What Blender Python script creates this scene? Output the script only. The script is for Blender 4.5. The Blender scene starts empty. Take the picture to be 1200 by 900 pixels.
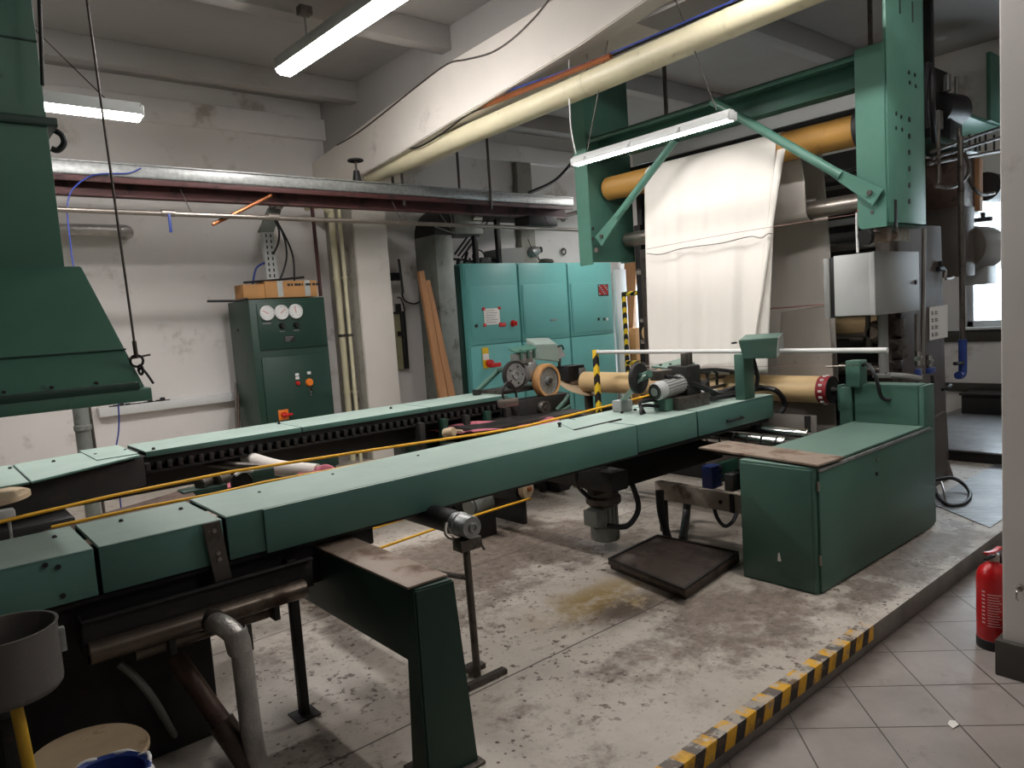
import bpy, bmesh, math, random
from mathutils import Vector, Matrix
random.seed(11)
V = Vector
PI = math.pi
scene = bpy.context.scene
COL = scene.collection

# ------------------------------------------------------------------ camera
FPX = 850.0
YAW, PITCH, ROLL = math.radians(39.957), math.radians(5.3006), math.radians(-3.892)
CAM = V((0, 0, 1.65))
_cy, _sy = math.cos(YAW), math.sin(YAW)
FW = V((_sy * math.cos(PITCH), _cy * math.cos(PITCH), -math.sin(PITCH)))
_r = V((_cy, -_sy, 0)); _u = _r.cross(FW)
RT = math.cos(ROLL) * _r + math.sin(ROLL) * _u
UP = -math.sin(ROLL) * _r + math.cos(ROLL) * _u
def ray(px, py): return (px - 600) / FPX * RT - (py - 450) / FPX * UP + FW
# a measured photo point -> a point on a real plane of the place
def OZ(px, py, z): d = ray(px, py); return CAM + d * ((z - CAM.z) / d.z)
def OY(px, py, y): d = ray(px, py); return CAM + d * ((y - CAM.y) / d.y)
def OX(px, py, x): d = ray(px, py); return CAM + d * ((x - CAM.x) / d.x)

cd = bpy.data.cameras.new('camera'); cam = bpy.data.objects.new('camera', cd); COL.objects.link(cam)
cd.sensor_fit = 'HORIZONTAL'; cd.sensor_width = 36.0; cd.lens = 36.0 * FPX / 1200.0
cd.clip_start = 0.02
m = Matrix((RT, UP, -FW)).transposed().to_4x4(); m.translation = CAM
cam.matrix_world = m
scene.camera = cam

# ------------------------------------------------------------------ materials
def lin(c):
    out = []
    for v in c:
        v /= 255.0
        out.append(v / 12.92 if v <= 0.04045 else ((v + 0.055) / 1.055) ** 2.4)
    return out + [1.0]
class N:                                     # tiny node helper
    def __init__(s, name):
        s.m = bpy.data.materials.new(name); s.m.use_nodes = True
        s.t = s.m.node_tree; s.b = s.t.nodes['Principled BSDF']; s.tc = None
    def new(s, typ, **kw):
        n = s.t.nodes.new(typ)
        for k, v in kw.items(): setattr(n, k, v)
        return n
    def link(s, a, b): s.t.links.new(a, b)
    def coord(s):
        if not s.tc: s.tc = s.new('ShaderNodeTexCoord')
        return s.tc.outputs['Object']
    def pos(s): return s.new('ShaderNodeNewGeometry').outputs['Position']
    def noise(s, scale, detail=4, rough=.55, vec=None, stretch=None):
        n = s.new('ShaderNodeTexNoise'); n.inputs['Scale'].default_value = scale
        n.inputs['Detail'].default_value = detail; n.inputs['Roughness'].default_value = rough
        v = vec or s.coord()
        if stretch:
            mp = s.new('ShaderNodeMapping'); mp.inputs['Scale'].default_value = stretch
            s.link(v, mp.inputs['Vector']); v = mp.outputs[0]
        s.link(v, n.inputs['Vector']); return n.outputs['Fac']
    def ramp(s, fac, stops):
        r = s.new('ShaderNodeValToRGB'); e = r.color_ramp.elements
        while len(e) < len(stops): e.new(0.5)
        for i, (p, c) in enumerate(stops):
            e[i].position = p; e[i].color = c if len(c) == 4 else (*c, 1)
        s.link(fac, r.inputs['Fac']); return r.outputs['Color']
    def mask(s, fac, a, b):
        r = s.new('ShaderNodeMapRange'); r.interpolation_type = 'SMOOTHSTEP'
        r.inputs['From Min'].default_value = a; r.inputs['From Max'].default_value = b
        s.link(fac, r.inputs['Value']); return r.outputs[0]
    def math(s, op, a, b=None, c=None):
        n = s.new('ShaderNodeMath', operation=op)
        for i, x in enumerate((a, b, c)):
            if x is None: continue
            if isinstance(x, (int, float)): n.inputs[i].default_value = x
            else: s.link(x, n.inputs[i])
        return n.outputs[0]
    def mix(s, fac, a, b, blend='MIX'):
        n = s.new('ShaderNodeMix', data_type='RGBA', blend_type=blend)
        for sock, x in ((n.inputs['Factor'], fac), (n.inputs['A'] if False else n.inputs[6], a), (n.inputs[7], b)):
            if isinstance(x, (int, float)): sock.default_value = x
            elif isinstance(x, (list, tuple)): sock.default_value = x
            else: s.link(x, sock)
        return n.outputs[2]
    def sep(s, v):
        n = s.new('ShaderNodeSeparateXYZ'); s.link(v, n.inputs[0]); return n.outputs
    def bump(s, h, strength=.2, dist=.01):
        n = s.new('ShaderNodeBump'); n.inputs['Strength'].default_value = strength
        n.inputs['Distance'].default_value = dist; s.link(h, n.inputs['Height'])
        s.link(n.outputs[0], s.b.inputs['Normal'])
    def color(s, c): s.link(c, s.b.inputs['Base Color'])
    def set(s, rough=None, metal=None, spec=None):
        if rough is not None: s.b.inputs['Roughness'].default_value = rough
        if metal is not None: s.b.inputs['Metallic'].default_value = metal
        if spec is not None: s.b.inputs['Specular IOR Level'].default_value = spec
MATS = {}
def mat(name, rgb, rough=.5, metal=0, var=.12, scale=3.0, dirt=None, bump=0, spec=.5, stretch=None):
    """painted / metal surface: base colour, slow tonal variation, optional dirt patches (rgb, amount, scale)"""
    n = N(name); c = lin(rgb)
    f = n.noise(scale, 5, .6, stretch=stretch)
    lo = [x * (1 - var) for x in c[:3]] + [1]; hi = [min(1, x * (1 + var)) for x in c[:3]] + [1]
    col = n.ramp(f, [(.3, lo), (.7, hi)])
    if dirt:
        d = n.mask(n.noise(dirt[2], 6, .68), .72 - dirt[1], .82 - dirt[1] * .6)
        col = n.mix(d, col, lin(dirt[0]))
        rr = n.math('MULTIPLY_ADD', d, .25, rough); n.link(rr, n.b.inputs['Roughness'])
    else: n.set(rough=rough)
    n.color(col); n.set(metal=metal, spec=spec)
    if bump: n.bump(n.noise(scale * 12, 4), bump, .004)
    MATS[name] = n.m; return n.m
def emit(name, rgb, strength):
    n = N(name); n.b.inputs['Base Color'].default_value = lin(rgb)
    n.b.inputs['Emission Color'].default_value = lin(rgb); n.b.inputs['Emission Strength'].default_value = strength
    MATS[name] = n.m; return n.m

def painted_gloss(name, rgb, gloss_tint, amount, rough=.4):
    # paint with the lamps' pale gloss mixed into the faces that look up
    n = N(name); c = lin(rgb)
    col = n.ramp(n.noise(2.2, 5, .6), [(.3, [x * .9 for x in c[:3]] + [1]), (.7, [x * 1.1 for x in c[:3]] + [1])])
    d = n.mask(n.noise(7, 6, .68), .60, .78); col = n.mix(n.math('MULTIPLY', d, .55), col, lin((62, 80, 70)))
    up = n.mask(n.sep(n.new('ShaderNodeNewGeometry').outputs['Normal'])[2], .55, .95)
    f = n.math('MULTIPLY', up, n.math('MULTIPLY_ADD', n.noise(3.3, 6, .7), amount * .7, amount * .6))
    n.color(n.mix(f, col, lin(gloss_tint))); n.link(n.math('MULTIPLY_ADD', f, .25, rough), n.b.inputs['Roughness']); MATS[name] = n.m; return n.m
GREEN = painted_gloss('green_machine_paint', (66, 101, 88), (160, 178, 166), .26)
GREEN_R = painted_gloss('green_rail_paint', (78, 116, 106), (182, 198, 188), .68)
GREEN_D = mat('dark_green_cabinet_paint', (28, 58, 47), .42, var=.10, scale=2)
GREEN_H = mat('hood_green_paint', (70, 112, 95), .42, var=.14, scale=2.5, dirt=((40, 60, 50), .12, 5))
GREEN_G = mat('gantry_green_paint', (78, 122, 107), .4, var=.12, scale=3)
TEAL = mat('teal_cabinet_paint', (104, 172, 167), .42, var=.05, scale=1.2)
DARK = mat('grimy_black_steel', (26, 25, 24), .6, var=.3, scale=9, dirt=((58, 46, 38), .18, 12))
BLACK = mat('black_rubber', (18, 18, 20), .5, var=.2, scale=8)
IRON = mat('worn_grey_iron', (92, 86, 80), .45, .6, var=.25, scale=8, dirt=((52, 42, 36), .2, 14))
STEEL = mat('brushed_stainless', (150, 142, 134), .34, .85, var=.16, scale=4, stretch=(1, 1, .12))
STEELP = mat('stainless_side_plate', (94, 86, 80), .55, .25, var=.2, scale=3, stretch=(1, 1, .15), dirt=((80, 66, 56), .15, 4))
CHROME = mat('chromed_roller', (196, 194, 190), .16, 1, var=.06, scale=3)
GALV = mat('galvanised_sheet', (150, 152, 150), .42, .55, var=.25, scale=26)
GALV_D = mat('dull_galvanised_duct', (128, 132, 126), .5, .35, var=.14, scale=5, dirt=((98, 96, 88), .2, 4))
REDOX = mat('red_oxide_beam', (74, 38, 36), .6, var=.25, scale=6, dirt=((38, 26, 26), .2, 5))
BEIGEP = mat('cream_painted_pipe', (212, 204, 172), .4, var=.07, scale=4, dirt=((176, 166, 138), .12, 9))
WALLW = mat('white_wall_paint', (226, 221, 217), .75, var=.05, scale=1.1, dirt=((178, 168, 158), .16, 1.6), bump=.08)
CEIL = mat('ceiling_paint', (160, 156, 152), .85, var=.06, scale=.9, dirt=((160, 150, 144), .15, 1.3))
GIRD = mat('girder_paint', (216, 209, 200), .8, var=.05, scale=1.4, dirt=((186, 176, 166), .12, 2.2), bump=.1)
CONC = mat('bare_grey_render', (158, 154, 144), .85, var=.12, scale=4, dirt=((128, 124, 112), .2, 8), bump=.2)
WHITE = mat('white_enamel', (214, 214, 212), .4, var=.04)
LGREY = mat('light_grey_enamel', (176, 178, 176), .42, var=.05)
MGREY = mat('mid_grey_enamel', (134, 134, 130), .45, var=.06)
PALEGREEN = mat('pale_grey_green_enamel', (164, 182, 172), .45, var=.06)
OCHRE = mat('ochre_fibre_roller', (182, 136, 66), .5, var=.14, scale=3, dirt=((134, 92, 40), .16, 4))
WOOD = mat('blond_wood_roller', (214, 184, 136), .5, var=.1, scale=5, stretch=(1, .08, 1))
PLANK = mat('bare_plank_wood', (170, 122, 82), .65, var=.16, scale=8, stretch=(1, 1, .08))
BROWNW = mat('brown_board', (120, 78, 50), .6, var=.2, scale=9, stretch=(1, 1, .06))
CARD = mat('cardboard', (182, 134, 84), .8, var=.08, scale=5)
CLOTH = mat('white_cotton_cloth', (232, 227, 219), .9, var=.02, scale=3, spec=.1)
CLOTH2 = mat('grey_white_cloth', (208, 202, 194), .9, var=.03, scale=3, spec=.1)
PINK = mat('stained_pink_cloth', (176, 104, 116), .9, var=.25, scale=16, spec=.1)
YROPE = mat('yellow_rope', (236, 178, 26), .6, var=.1, scale=30)
YEL = mat('warning_yellow', (226, 184, 30), .5, var=.1, scale=9)
RED = mat('extinguisher_red', (186, 14, 22), .28, var=.06)
DULLRED = mat('faded_red_line', (150, 112, 104), .7)
REDP = mat('signal_red_plastic', (196, 34, 28), .4, var=.05)
ORANGEP = mat('orange_plastic', (226, 120, 34), .45, var=.06)
BLUE = mat('blue_paint', (40, 62, 128), .45, var=.15, scale=7)
BLUEC = mat('blue_cable_sheath', (44, 62, 140), .5, var=.1)
COPPER = mat('copper_pipe', (160, 98, 62), .38, .7, var=.15, scale=6)
BROWNM = mat('heat_browned_steel_tube', (104, 94, 84), .32, .8, var=.3, scale=5, dirt=((70, 56, 48), .22, 6))
LAGG = mat('silver_lagging', (178, 175, 170), .36, .6, var=.22, scale=9, bump=.9)
RUSTY = mat('rust_stained_tread', (146, 130, 116), .55, .2, var=.14, scale=5, dirt=((104, 82, 66), .28, 5))
SHEET = mat('dull_grey_sheet', (150, 143, 135), .55, .15, var=.1, scale=3, dirt=((120, 112, 104), .14, 6))
PLATE = mat('oily_dark_plate', (74, 62, 54), .5, .3, var=.25, scale=5, dirt=((48, 40, 36), .25, 7))
ALU_SHADE = mat('shaded_aluminium', (96, 92, 88), .55, .3, var=.2, scale=6, dirt=((130, 124, 118), .14, 7), stretch=(1, 1, .25))  # vessel tone darkened in place of the dim light around it
BROWNPL = mat('rusty_brown_sheet', (90, 70, 59), .55, .3, var=.25, scale=5, dirt=((60, 46, 40), .25, 7))
TAN = mat('tan_tyre', (208, 158, 104), .55, var=.1, scale=8)
CREAM = mat('cream_disc', (186, 164, 134), .55, var=.1, scale=8, dirt=((160, 136, 104), .15, 9))
PAPER = mat('paper', (232, 228, 222), .8, var=.02)
PRINT = mat('grey_print', (120, 118, 116), .8, var=.02)
DKPRINT = mat('black_print', (36, 34, 34), .7, var=.02)
HOSE = mat('dull_yellow_hose', (190, 150, 40), .5, var=.15, scale=9)
GLASSY = mat('white_window_frame', (226, 228, 230), .35, var=.02)
LAMP = emit('lamp_diffuser', (255, 251, 249), 52.0)
LAMPC = emit('lamp_diffuser_dim', (255, 251, 248), 30.0)  # dimmer copy of the diffuser so the cloth is not overlit
BASEB = mat('dark_skirting', (60, 56, 50), .5, var=.1)

def stripes(name, period, ca, cb, slant=1.0):
    n = N(name); x = n.sep(n.coord())
    s = n.math('ADD', n.math('ADD', x[0], x[1]), n.math('MULTIPLY', x[2], slant))
    f = n.math('FRACT', n.math('DIVIDE', s, period)); k = n.mask(f, .48, .52)
    n.color(n.mix(k, lin(ca), lin(cb))); n.set(rough=.5); MATS[name] = n.m; return n.m
HAZ = stripes('yellow_black_bands', .16, (226, 190, 44), (26, 25, 24), 1.0)

# glass pane
def glass():
    n = N('window_glass'); n.b.inputs['Transmission Weight'].default_value = 1; n.set(rough=.0)
    n.b.inputs['IOR'].default_value = 1.05; n.b.inputs['Base Color'].default_value = (.95, .98, 1, 1); return n.m
GLASS = glass()

# tiled floor laid diagonally
def tile_mat():
    n = N('diagonal_grey_tiles'); p = n.sep(n.pos())
    def joint(s, off):
        f = n.math('FRACT', n.math('DIVIDE', n.math('ADD', s, -off + 42.43), .4243))
        d = n.math('ABSOLUTE', n.math('ADD', f, -.5)); return n.mask(d, .488, .4935)
    a = joint(n.math('SUBTRACT', p[0], p[1]), .236); b = joint(n.math('ADD', p[0], p[1]), .04)
    g = n.math('MAXIMUM', a, b)
    base = n.ramp(n.noise(3.5, 6, .65, n.pos()), [(.25, lin((134, 126, 121))), (.75, lin((160, 151, 145)))])
    dirt = n.mask(n.noise(2.2, 7, .7, n.pos()), .58, .72)
    base = n.mix(n.math('MULTIPLY', dirt, .6), base, lin((92, 80, 72)))
    fl = n.mask(n.noise(34, 5, .7, n.pos()), .66, .72)
    base = n.mix(n.math('MULTIPLY', fl, .7), base, lin((66, 56, 50)))
    # grime collects along the foot of the platform
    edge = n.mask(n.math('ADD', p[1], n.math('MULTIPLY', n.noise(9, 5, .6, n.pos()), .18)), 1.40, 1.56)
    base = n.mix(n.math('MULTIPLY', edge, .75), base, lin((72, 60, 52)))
    n.color(n.mix(g, base, lin((62, 54, 48)))); n.set(rough=.36)
    n.link(n.math('MULTIPLY_ADD', n.noise(5, 4, .5, n.pos()), .3, .22), n.b.inputs['Roughness'])
    n.bump(n.math('SUBTRACT', 1.0, g), .3, .003); return n.m
TILE = tile_mat()

# platform: worn light paint on concrete, hazard tape along the front edge
def platform_mat():
    n = N('worn_painted_concrete'); P = n.pos(); p = n.sep(P)
    paint = n.ramp(n.noise(2.3, 6, .65, P), [(.25, lin((164, 154, 142))), (.7, lin((196, 187, 175)))])
    def spot(cx, cy, rx, ry, soft=.6):
        dx = n.math('DIVIDE', n.math('SUBTRACT', p[0], cx), rx); dy = n.math('DIVIDE', n.math('SUBTRACT', p[1], cy), ry)
        r = n.math('SQRT', n.math('ADD', n.math('MULTIPLY', dx, dx), n.math('MULTIPLY', dy, dy)))
        return n.math('SUBTRACT', 1.0, n.mask(r, soft * .4, 1.3))
    # trodden-through zones (in front of the console and under the rails)
    zone = n.math('MAXIMUM', spot(2.95, 1.98, 1.0, .36), n.math('MAXIMUM', spot(4.4, 1.66, 1.3, .2), spot(2.7, 3.7, 1.6, .75)))
    w = n.math('ADD', n.noise(3.2, 8, .72, P), n.math('MULTIPLY', zone, .24))
    wear = n.mask(w, .53, .72)
    brown = n.ramp(n.noise(11, 6, .7, P), [(.3, lin((70, 57, 48))), (.75, lin((116, 98, 84)))])
    c = n.mix(n.math('MULTIPLY', wear, n.math('MULTIPLY_ADD', n.noise(19, 5, .7, P), .9, .32)), paint, brown)
    # fine chips
    ch = n.mask(n.noise(24, 6, .66, P), .575, .625)
    dens = n.mask(n.noise(1.7, 5, .65, P), .36, .58)
    c = n.mix(n.math('MULTIPLY', n.math('MULTIPLY', ch, dens), .9), c, lin((82, 64, 54)))
    vo = n.new('ShaderNodeTexVoronoi'); vo.inputs['Scale'].default_value = 17; n.link(P, vo.inputs['Vector'])
    dots = n.math('SUBTRACT', 1.0, n.mask(vo.outputs['Distance'], .10, .17))
    c = n.mix(n.math('MULTIPLY', n.math('MULTIPLY', dots, n.mask(n.noise(2.6, 3, .6, P), .46, .56)), .9), c, lin((70, 54, 46)))
    so = n.mask(n.noise(4.2, 8, .74, n.math('MULTIPLY', 1.0, 1.0) if False else P), .54, .70)
    c = n.mix(n.math('MULTIPLY', so, .38), c, lin((112, 92, 78)))
    gr = n.mask(n.noise(60, 3, .6, P), .62, .70)
    c = n.mix(n.math('MULTIPLY', gr, n.math('MULTIPLY_ADD', zone, .5, .3)), c, lin((66, 54, 46)))
    # oil stains
    st = n.math('MULTIPLY', spot(2.72, 2.62, .50, .26), n.mask(n.noise(5, 6, .7, P), .34, .56))
    c = n.mix(n.math('MULTIPLY', st, .85), c, lin((134, 108, 44)))
    st2 = n.math('MULTIPLY', spot(2.74, 2.44, .34, .15), n.mask(n.noise(7, 6, .7, P), .34, .5))
    c = n.mix(n.math('MULTIPLY', st2, .9), c, lin((66, 50, 40)))
    # saw-cut joints
    def line(s, at, hw=.006):
        d = n.math('ABSOLUTE', n.math('SUBTRACT', n.math('ADD', s, n.math('MULTIPLY', n.math('SUBTRACT', n.noise(6, 3, .5, P), .5), .012)), at))
        return n.math('SUBTRACT', 1.0, n.mask(d, hw * .5, hw))
    j = n.math('MAXIMUM', line(p[1], 2.36), n.math('MAXIMUM', line(p[0], .35), line(p[1], 3.6)))
    c = n.mix(n.math('MULTIPLY', j, .85), c, lin((60, 50, 44)))
    # front face of the kerb: bare dirty concrete
    geo = n.new('ShaderNodeNewGeometry'); nz = n.sep(geo.outputs['Normal'])[2]
    face = n.math('SUBTRACT', 1.0, n.mask(nz, .3, .6))
    kc = n.ramp(n.noise(6, 5, .6, P), [(.3, lin((96, 92, 86))), (.7, lin((134, 128, 120)))])
    c = n.mix(face, c, kc)
    # hazard tape, scuffed, ending near x = 3.45
    run = n.math('MULTIPLY', n.math('SUBTRACT', 1.0, n.mask(p[0], 3.30, 3.32)), n.mask(p[0], .2, .22))
    onface = n.math('MULTIPLY', face, n.mask(p[2], .040, .043))
    ontop = n.math('MULTIPLY', n.math('SUBTRACT', 1.0, face), n.math('SUBTRACT', 1.0, n.mask(p[1], 1.515, 1.52)))
    tape = n.math('MULTIPLY', run, n.math('MAXIMUM', onface, ontop))
    sl = n.math('ADD', p[0], n.math('MULTIPLY', p[2], -.35))
    f = n.math('FRACT', n.math('DIVIDE', n.math('ADD', sl, n.math('MULTIPLY', p[1], .15)), .128))
    tc = n.mix(n.mask(f, .5, .53), lin((214, 160, 26)), n.mix(face, lin((92, 86, 82)), lin((38, 34, 32))))
    scuff = n.mask(n.math('ADD', n.noise(13, 6, .7, P), n.math('MULTIPLY', n.math('SUBTRACT', 1.0, face), .09)), .55, .64)
    tape = n.math('MULTIPLY', tape, n.math('SUBTRACT', 1.0, n.math('MULTIPLY', scuff, .8)))
    tc = n.mix(n.math('MULTIPLY', n.mask(n.noise(9, 6, .7, P), .5, .66), .6), tc, lin((112, 80, 44)))
    c = n.mix(tape, c, tc)
    n.color(c)
    n.link(n.math('MULTIPLY_ADD', n.noise(4, 4, .6, P), .35, .38), n.b.inputs['Roughness'])
    n.bump(n.noise(38, 6, .7, P), .25, .004); return n.m
PLAT = platform_mat()

def tread_mat():
    n = N('ribbed_tread_plate'); p = n.sep(n.pos())
    s = n.math('FRACT', n.math('DIVIDE', n.math('ADD', p[0], n.math('MULTIPLY', p[1], .8)), .09))
    r = n.mask(n.math('ABSOLUTE', n.math('SUBTRACT', s, .5)), .12, .3)
    n.color(n.ramp(n.noise(5, 5, .6, n.pos()), [(.3, lin((128, 128, 130))), (.7, lin((164, 164, 166)))])); n.set(rough=.38, metal=.5)
    n.bump(r, .7, .006); return n.m
TREAD = tread_mat()

# perforated strip: dark slots in a zinc face
def perf_mat():
    n = N('perforated_zinc'); x = n.sep(n.coord())
    def cell(s, per, a): return n.mask(n.math('ABSOLUTE', n.math('SUBTRACT', n.math('FRACT', n.math('DIVIDE', s, per)), .5)), a, a + .04)
    h = n.math('MULTIPLY', n.math('SUBTRACT', 1.0, cell(x[0], .05, .14)), n.math('SUBTRACT', 1.0, cell(x[2], .06, .26)))
    n.color(n.mix(h, lin((190, 192, 190)), lin((26, 26, 26)))); n.set(rough=.45, metal=.3); return n.m
PERF = perf_mat()

# ------------------------------------------------------------------ mesh building
class MB:
    def __init__(s): s.bm = bmesh.new(); s.mats = []; s.cur = 0
    def use(s, m):
        if m not in s.mats: s.mats.append(m)
        s.cur = s.mats.index(m); return s
    def _merge(s, tb):
        for f in tb.faces: f.material_index = s.cur
        me = bpy.data.meshes.new('tmp'); tb.to_mesh(me); tb.free(); s.bm.from_mesh(me); bpy.data.meshes.remove(me); return s
    def box(s, lo, hi, bev=0.004, M=None):
        tb = bmesh.new(); bmesh.ops.create_cube(tb, size=1)
        lo, hi = V(lo), V(hi); sz = hi - lo; c = (lo + hi) / 2
        for v in tb.verts: v.co = V((v.co.x * sz.x, v.co.y * sz.y, v.co.z * sz.z)) + c
        b = min(bev, .45 * min(abs(sz.x), abs(sz.y), abs(sz.z)))
        if b > 0: bmesh.ops.bevel(tb, geom=list(tb.edges), offset=b, segments=2, affect='EDGES', profile=.5)
        if M: bmesh.ops.transform(tb, matrix=M, verts=tb.verts)
        return s._merge(tb)
    def cyl(s, p, q, r, n=20, r2=None, bev=0):
        p, q = V(p), V(q); d = q - p; tb = bmesh.new()
        bmesh.ops.create_cone(tb, cap_ends=True, segments=n, radius1=r, radius2=r if r2 is None else r2, depth=d.length)
        if bev:
            ed = [e for e in tb.edges if len(e.link_faces) == 2 and any(len(f.verts) > 4 for f in e.link_faces)]
            bmesh.ops.bevel(tb, geom=ed, offset=bev, segments=2, affect='EDGES')
        R = V((0, 0, 1)).rotation_difference(d.normalized()).to_matrix().to_4x4()
        bmesh.ops.transform(tb, matrix=Matrix.Translation((p + q) / 2) @ R, verts=tb.verts)
        return s._merge(tb)
    def lathe(s, c, axis, prof, n=28):
        """prof: list of (r, h) along axis from c"""
        tb = bmesh.new(); rings = []
        for r, h in prof:
            rings.append([tb.verts.new((r * math.cos(2 * PI * i / n), r * math.sin(2 * PI * i / n), h)) for i in range(n)] if r > 1e-5 else [tb.verts.new((0, 0, h))])
        for a, b in zip(rings, rings[1:]):
            if len(a) == 1 and len(b) == 1: continue
            for i in range(n):
                j = (i + 1) % n
                if len(a) == 1: tb.faces.new((a[0], b[j], b[i]))
                elif len(b) == 1: tb.faces.new((a[i], a[j], b[0]))
                else: tb.faces.new((a[i], a[j], b[j], b[i]))
        bmesh.ops.recalc_face_normals(tb, faces=tb.faces)
        R = V((0, 0, 1)).rotation_difference(V(axis).normalized()).to_matrix().to_4x4()
        bmesh.ops.transform(tb, matrix=Matrix.Translation(V(c)) @ R, verts=tb.verts)
        return s._merge(tb)
    def tube(s, pts, r, n=8, smooth=4, cap=True):
        pts = [V(p) for p in pts]
        if smooth and len(pts) > 2:
            P = [pts[0]] + pts + [pts[-1]]; out = []
            for i in range(1, len(P) - 2):
                for k in range(smooth):
                    t = k / smooth; a, b, c, d = P[i - 1], P[i], P[i + 1], P[i + 2]
                    out.append(.5 * ((2 * b) + (c - a) * t + (2 * a - 5 * b + 4 * c - d) * t * t + (3 * b - a - 3 * c + d) * t ** 3))
            pts = out + [pts[-1]]
        tb = bmesh.new(); rings = []; nrm = None
        for i, p in enumerate(pts):
            d = (pts[min(i + 1, len(pts) - 1)] - pts[max(i - 1, 0)]).normalized()
            if nrm is None: nrm = d.orthogonal().normalized()
            else:
                nrm = nrm - d * nrm.dot(d); nrm = nrm.normalized() if nrm.length > 1e-6 else d.orthogonal().normalized()
            b = d.cross(nrm)
            rings.append([tb.verts.new(p + r * (math.cos(2 * PI * k / n) * nrm + math.sin(2 * PI * k / n) * b)) for k in range(n)])
        for a, b in zip(rings, rings[1:]):
            for k in range(n): tb.faces.new((a[k], a[(k + 1) % n], b[(k + 1) % n], b[k]))
        if cap: tb.faces.new(rings[0][::-1]); tb.faces.new(rings[-1])
        bmesh.ops.recalc_face_normals(tb, faces=tb.faces)
        return s._merge(tb)
    def prism(s, poly, ext, bev=0):
        tb = bmesh.new(); ext = V(ext)
        a = [tb.verts.new(V(p)) for p in poly]; b = [tb.verts.new(V(p) + ext) for p in poly]
        n = len(a); tb.faces.new(a); tb.faces.new(b[::-1])
        for i in range(n): tb.faces.new((a[i], b[i], b[(i + 1) % n], a[(i + 1) % n]))
        bmesh.ops.recalc_face_normals(tb, faces=tb.faces)
        if bev: bmesh.ops.bevel(tb, geom=list(tb.edges), offset=bev, segments=2, affect='EDGES')
        return s._merge(tb)
    def hexa(s, bottom, top, bev=0):
        """solid from 4 bottom and 4 top points"""
        tb = bmesh.new(); a = [tb.verts.new(V(p)) for p in bottom]; b = [tb.verts.new(V(p)) for p in top]
        tb.faces.new(a); tb.faces.new(b[::-1])
        for i in range(4): tb.faces.new((a[i], b[i], b[(i + 1) % 4], a[(i + 1) % 4]))
        bmesh.ops.recalc_face_normals(tb, faces=tb.faces)
        if bev: bmesh.ops.bevel(tb, geom=list(tb.edges), offset=bev, segments=2, affect='EDGES')
        return s._merge(tb)
    def grid(s, fn, nu, nv):
        tb = bmesh.new(); g = [[tb.verts.new(V(fn(i / nu, j / nv))) for j in range(nv + 1)] for i in range(nu + 1)]
        for i in range(nu):
            for j in range(nv): tb.faces.new((g[i][j], g[i + 1][j], g[i + 1][j + 1], g[i][j + 1]))
        return s._merge(tb)
    def torus(s, c, axis, R, r, n=28, k=10):
        R_ = V((0, 0, 1)).rotation_difference(V(axis).normalized()).to_matrix()
        pts = [V(c) + R_ @ V((R * math.cos(2 * PI * i / n), R * math.sin(2 * PI * i / n), 0)) for i in range(n + 1)]
        return s.tube(pts, r, k, 0, False)
    def out(s, name, mat=None, parent=None, angle=35):
        if not s.mats: s.mats = [mat]
        me = bpy.data.meshes.new(name)
        bmesh.ops.remove_doubles(s.bm, verts=s.bm.verts, dist=1e-6)
        s.bm.to_mesh(me); s.bm.free()
        for q in s.mats: me.materials.append(q)
        co = [v.co for v in me.vertices]
        lo = V([min(c[i] for c in co) for i in range(3)]); hi = V([max(c[i] for c in co) for i in range(3)])
        o = V(((lo.x + hi.x) / 2, (lo.y + hi.y) / 2, lo.z))
        me.transform(Matrix.Translation(-o))
        for p in me.polygons: p.use_smooth = True
        me.set_sharp_from_angle(angle=math.radians(angle))
        ob = bpy.data.objects.new(name, me); COL.objects.link(ob)
        if parent: ob.parent = parent; ob.location = o - WO[parent]
        else: ob.location = o
        WO[ob] = o; return ob
WO = {}
def tag(o, label=None, cat=None, group=None, kind=None):
    if label: o['label'] = label
    if cat: o['category'] = cat
    if group: o['group'] = group
    if kind: o['kind'] = kind
    return o
def thing(name, label, cat, base, group=None):
    o = bpy.data.objects.new(name, None); o.empty_display_size = .1; COL.objects.link(o)
    o.location = V(base); WO[o] = V(base); return tag(o, label, cat, group)
def struct(mb, name, mat=None, angle=35): return tag(mb.out(name, mat, None, angle), kind='structure')
def B(lo, hi, bev=.004): return MB().box(lo, hi, bev)
def Cy(p, q, r, n=20, bev=0): return MB().cyl(p, q, r, n, bev=bev)
def Tb(pts, r, n=8, sm=4): return MB().tube(pts, r, n, sm)
def frame_rot(c, yaw=0, pitch=0, roll=0):
    from mathutils import Euler
    return Matrix.Translation(V(c)) @ Euler((roll, pitch, yaw)).to_matrix().to_4x4()
PZ = .11
# ================================================================== the room
XW, YW, ZC = 9.5, 8.1, 4.3
struct(B((-6, -6, -.12), (9.7, 8.3, 0), 0), 'floor', TILE)
struct(B((-6, 1.46, 0), (XW, YW, PZ), .006), 'floor_platform', PLAT)
struct(B((-6, YW, 0), (9.7, 8.3, ZC), 0), 'wall_back', WALLW)
struct(B((-6.2, -6, 0), (-6, 8.3, ZC), 0), 'wall_left', WALLW)
struct(B((-6.2, -6.2, 0), (9.7, -6, ZC), 0), 'wall_front', WALLW)
w = MB()
holes = [(1.35, 3.05, 1.17, 2.85), (7.2, 8.06, .55, 2.5)]
ys = [-6, 1.35, 3.05, 7.2, 8.06, YW]
for a, b in zip(ys, ys[1:]):
    h = [q for q in holes if q[0] == a and q[1] == b]
    if h:
        w.box((XW, a, 0), (XW + .2, b, h[0][2]), 0); w.box((XW, a, h[0][3]), (XW + .2, b, ZC), 0)
    else: w.box((XW, a, 0), (XW + .2, b, ZC), 0)
struct(w, 'wall_right', WALLW)
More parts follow.
